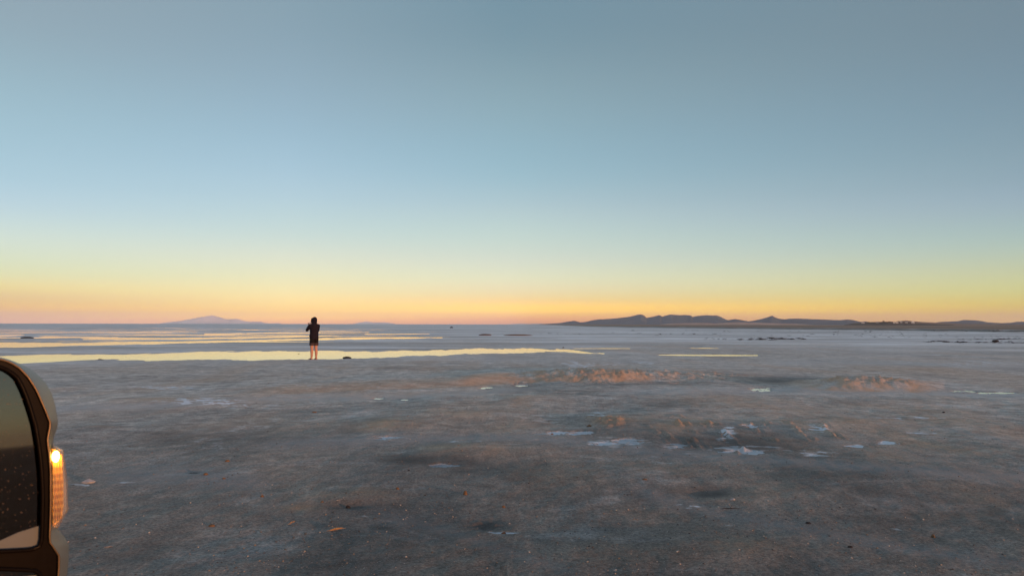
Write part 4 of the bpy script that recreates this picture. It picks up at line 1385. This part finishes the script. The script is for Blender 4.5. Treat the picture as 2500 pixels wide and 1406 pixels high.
def house(px, py, wpx, hpx, wall_m, label, roof_kind='gable'):
    loc = on_hill(px, py)
    dist = math.hypot(loc.x, loc.y)
    b_ = math.atan2(loc.x, loc.y)
    w_ = wpx / FPX * dist
    h_ = hpx / FPX * dist
    root = empty('house', loc, -b_)
    tag(root, label, 'house', 'houses of the far settlement')
    dp = w_ * .7
    bm = bmesh.new()
    wh = h_ * (.62 if roof_kind != 'flat' else .9)
    vs = [bm.verts.new((sx * w_ / 2, sy * dp / 2, z)) for z in (-1.5, wh) for sx, sy in ((-1, -1), (1, -1), (1, 1), (-1, 1))]
    for f in ((0, 1, 5, 4), (1, 2, 6, 5), (2, 3, 7, 6), (3, 0, 4, 7), (4, 5, 6, 7)):
        bm.faces.new([vs[i] for i in f])
    bm_obj('wall', bm, wall_m, root)
    bm = bmesh.new()
    if roof_kind == 'dome':
        add_ball(bm, (0, 0, wh), (w_ * .46, dp * .46, h_ * .42), 3)
        bm_obj('roof', bm, wall_m, root, True)
    elif roof_kind == 'gable':
        e = .06 * w_
        q = [bm.verts.new(c_) for c_ in ((-w_ / 2 - e, -dp / 2 - e, wh + .02), (w_ / 2 + e, -dp / 2 - e, wh + .02), (w_ / 2 + e, dp / 2 + e, wh + .02), (-w_ / 2 - e, dp / 2 + e, wh + .02), (-w_ / 2 - e, 0, h_), (w_ / 2 + e, 0, h_))]
        for f in ((0, 1, 5, 4), (2, 3, 4, 5), (0, 4, 3), (1, 2, 5), (0, 3, 2, 1)):
            bm.faces.new([q[i] for i in f])
        bm_obj('roof', bm, roof_mat, root)
    else:
        e = .04 * w_
        q = [bm.verts.new((sx * (w_ / 2 + e), sy * (dp / 2 + e), z)) for z in (wh + .02, h_) for sx, sy in ((-1, -1), (1, -1), (1, 1), (-1, 1))]
        for f in ((0, 1, 5, 4), (1, 2, 6, 5), (2, 3, 7, 6), (3, 0, 4, 7), (4, 5, 6, 7), (3, 2, 1, 0)):
            bm.faces.new([q[i] for i in f])
        bm_obj('roof', bm, roof_mat, root)
    for nm, x_, ww, z0_, z1_ in (('door', -.05, .12, 0, .42), ('window', -.32, .12, .2, .4), ('window', .26, .12, .2, .4)):
        bm = bmesh.new()
        y_ = -dp / 2 - .02
        q = [bm.verts.new((w_ * (x_ + sx * ww / 2), y_ + sy, h_ * z)) for sy in (0, .05) for sx, z in ((-1, z0_), (1, z0_), (1, z1_), (-1, z1_))]
        for f in ((0, 1, 2, 3), (0, 4, 5, 1), (1, 5, 6, 2), (2, 6, 7, 3), (3, 7, 4, 0)):
            bm.faces.new([q[i] for i in f])
        bm_obj(nm, bm, door_mat, root)


house(2229, 789.2, 6, 4.6, lime_mat, 'bright white domed house, rightmost of the far settlement', 'dome')
house(2187, 789.2, 10, 3.4, lime_mat, 'long pale house in the middle of the far settlement', 'flat')
house(2200, 787.8, 5, 3.2, mudb_mat, 'small pale house right behind the long pale one', 'gable')
house(2213, 788.6, 5, 3.0, mudb_mat, 'plain gabled house between the long pale one and the domed one', 'gable')
house(2107, 789.4, 6, 3.0, lime_mat, 'small whitish house, leftmost of the far settlement', 'gable')
house(2142, 788.2, 5, 3.0, mudb_mat, 'grey flat roofed house below the tallest tree of the settlement', 'flat')

leaf_mat = simple_mat('dark_leaves', (0.06, 0.07, 0.045), 0.9, 0.4, 2)
bark_mat = simple_mat('bark', (0.07, 0.05, 0.035), 0.9, 0.3, 4)


def tree(px, py, wpx, hpx, label, seed):
    loc = on_hill(px, py)
    dist = math.hypot(loc.x, loc.y)
    w_, h_ = 0.8 * wpx / FPX * dist, 0.8 * hpx / FPX * dist
    root = empty('tree', loc)
    tag(root, label, 'tree', 'trees of the far settlement')
    bm = bmesh.new()
    add_tube(bm, [(0, 0, -3), (.05, 0, h_ * .3), (0, .1, h_ * .6)], [.28, .2, .08], 8)
    bm_obj('trunk', bm, bark_mat, root, True)
    rr = random.Random(seed)
    bm = bmesh.new()
    for _ in range(520):
        u = rr.random() ** .5
        th = rr.random() * 6.283
        z = rr.uniform(.22, 1.0)
        rad_ = w_ / 2 * math.sin(math.pi * min(1, (z - .1) / .95)) ** .7 * u * (1 + .25 * math.sin(th * 3 + seed))
        c_ = Vector((rad_ * math.cos(th), rad_ * math.sin(th), z * h_))
        a = Vector((rr.uniform(-1, 1), rr.uniform(-1, 1), rr.uniform(-1, 1))).normalized()
        b2_ = a.cross(Vector((rr.uniform(-1, 1), rr.uniform(-1, 1), rr.uniform(-1, 1)))).normalized()
        s_ = .28
        bm.faces.new([bm.verts.new(c_ + a * s_), bm.verts.new(c_ + b2_ * s_ * .6), bm.verts.new(c_ - a * s_), bm.verts.new(c_ - b2_ * s_ * .6)])
    bm_obj('crown', bm, leaf_mat, root)


tree(2157, 787.2, 6, 5.0, 'pointed tree, tallest in the far settlement', 3)
tree(2171, 787.4, 9, 3.2, 'broad low tree just right of the pointed tree', 4)
tree(2193, 786.4, 8, 2.8, 'broad dark tree behind the long pale house', 5)
tree(2121, 787.8, 7, 2.6, 'low round tree right of the leftmost whitish house', 6)
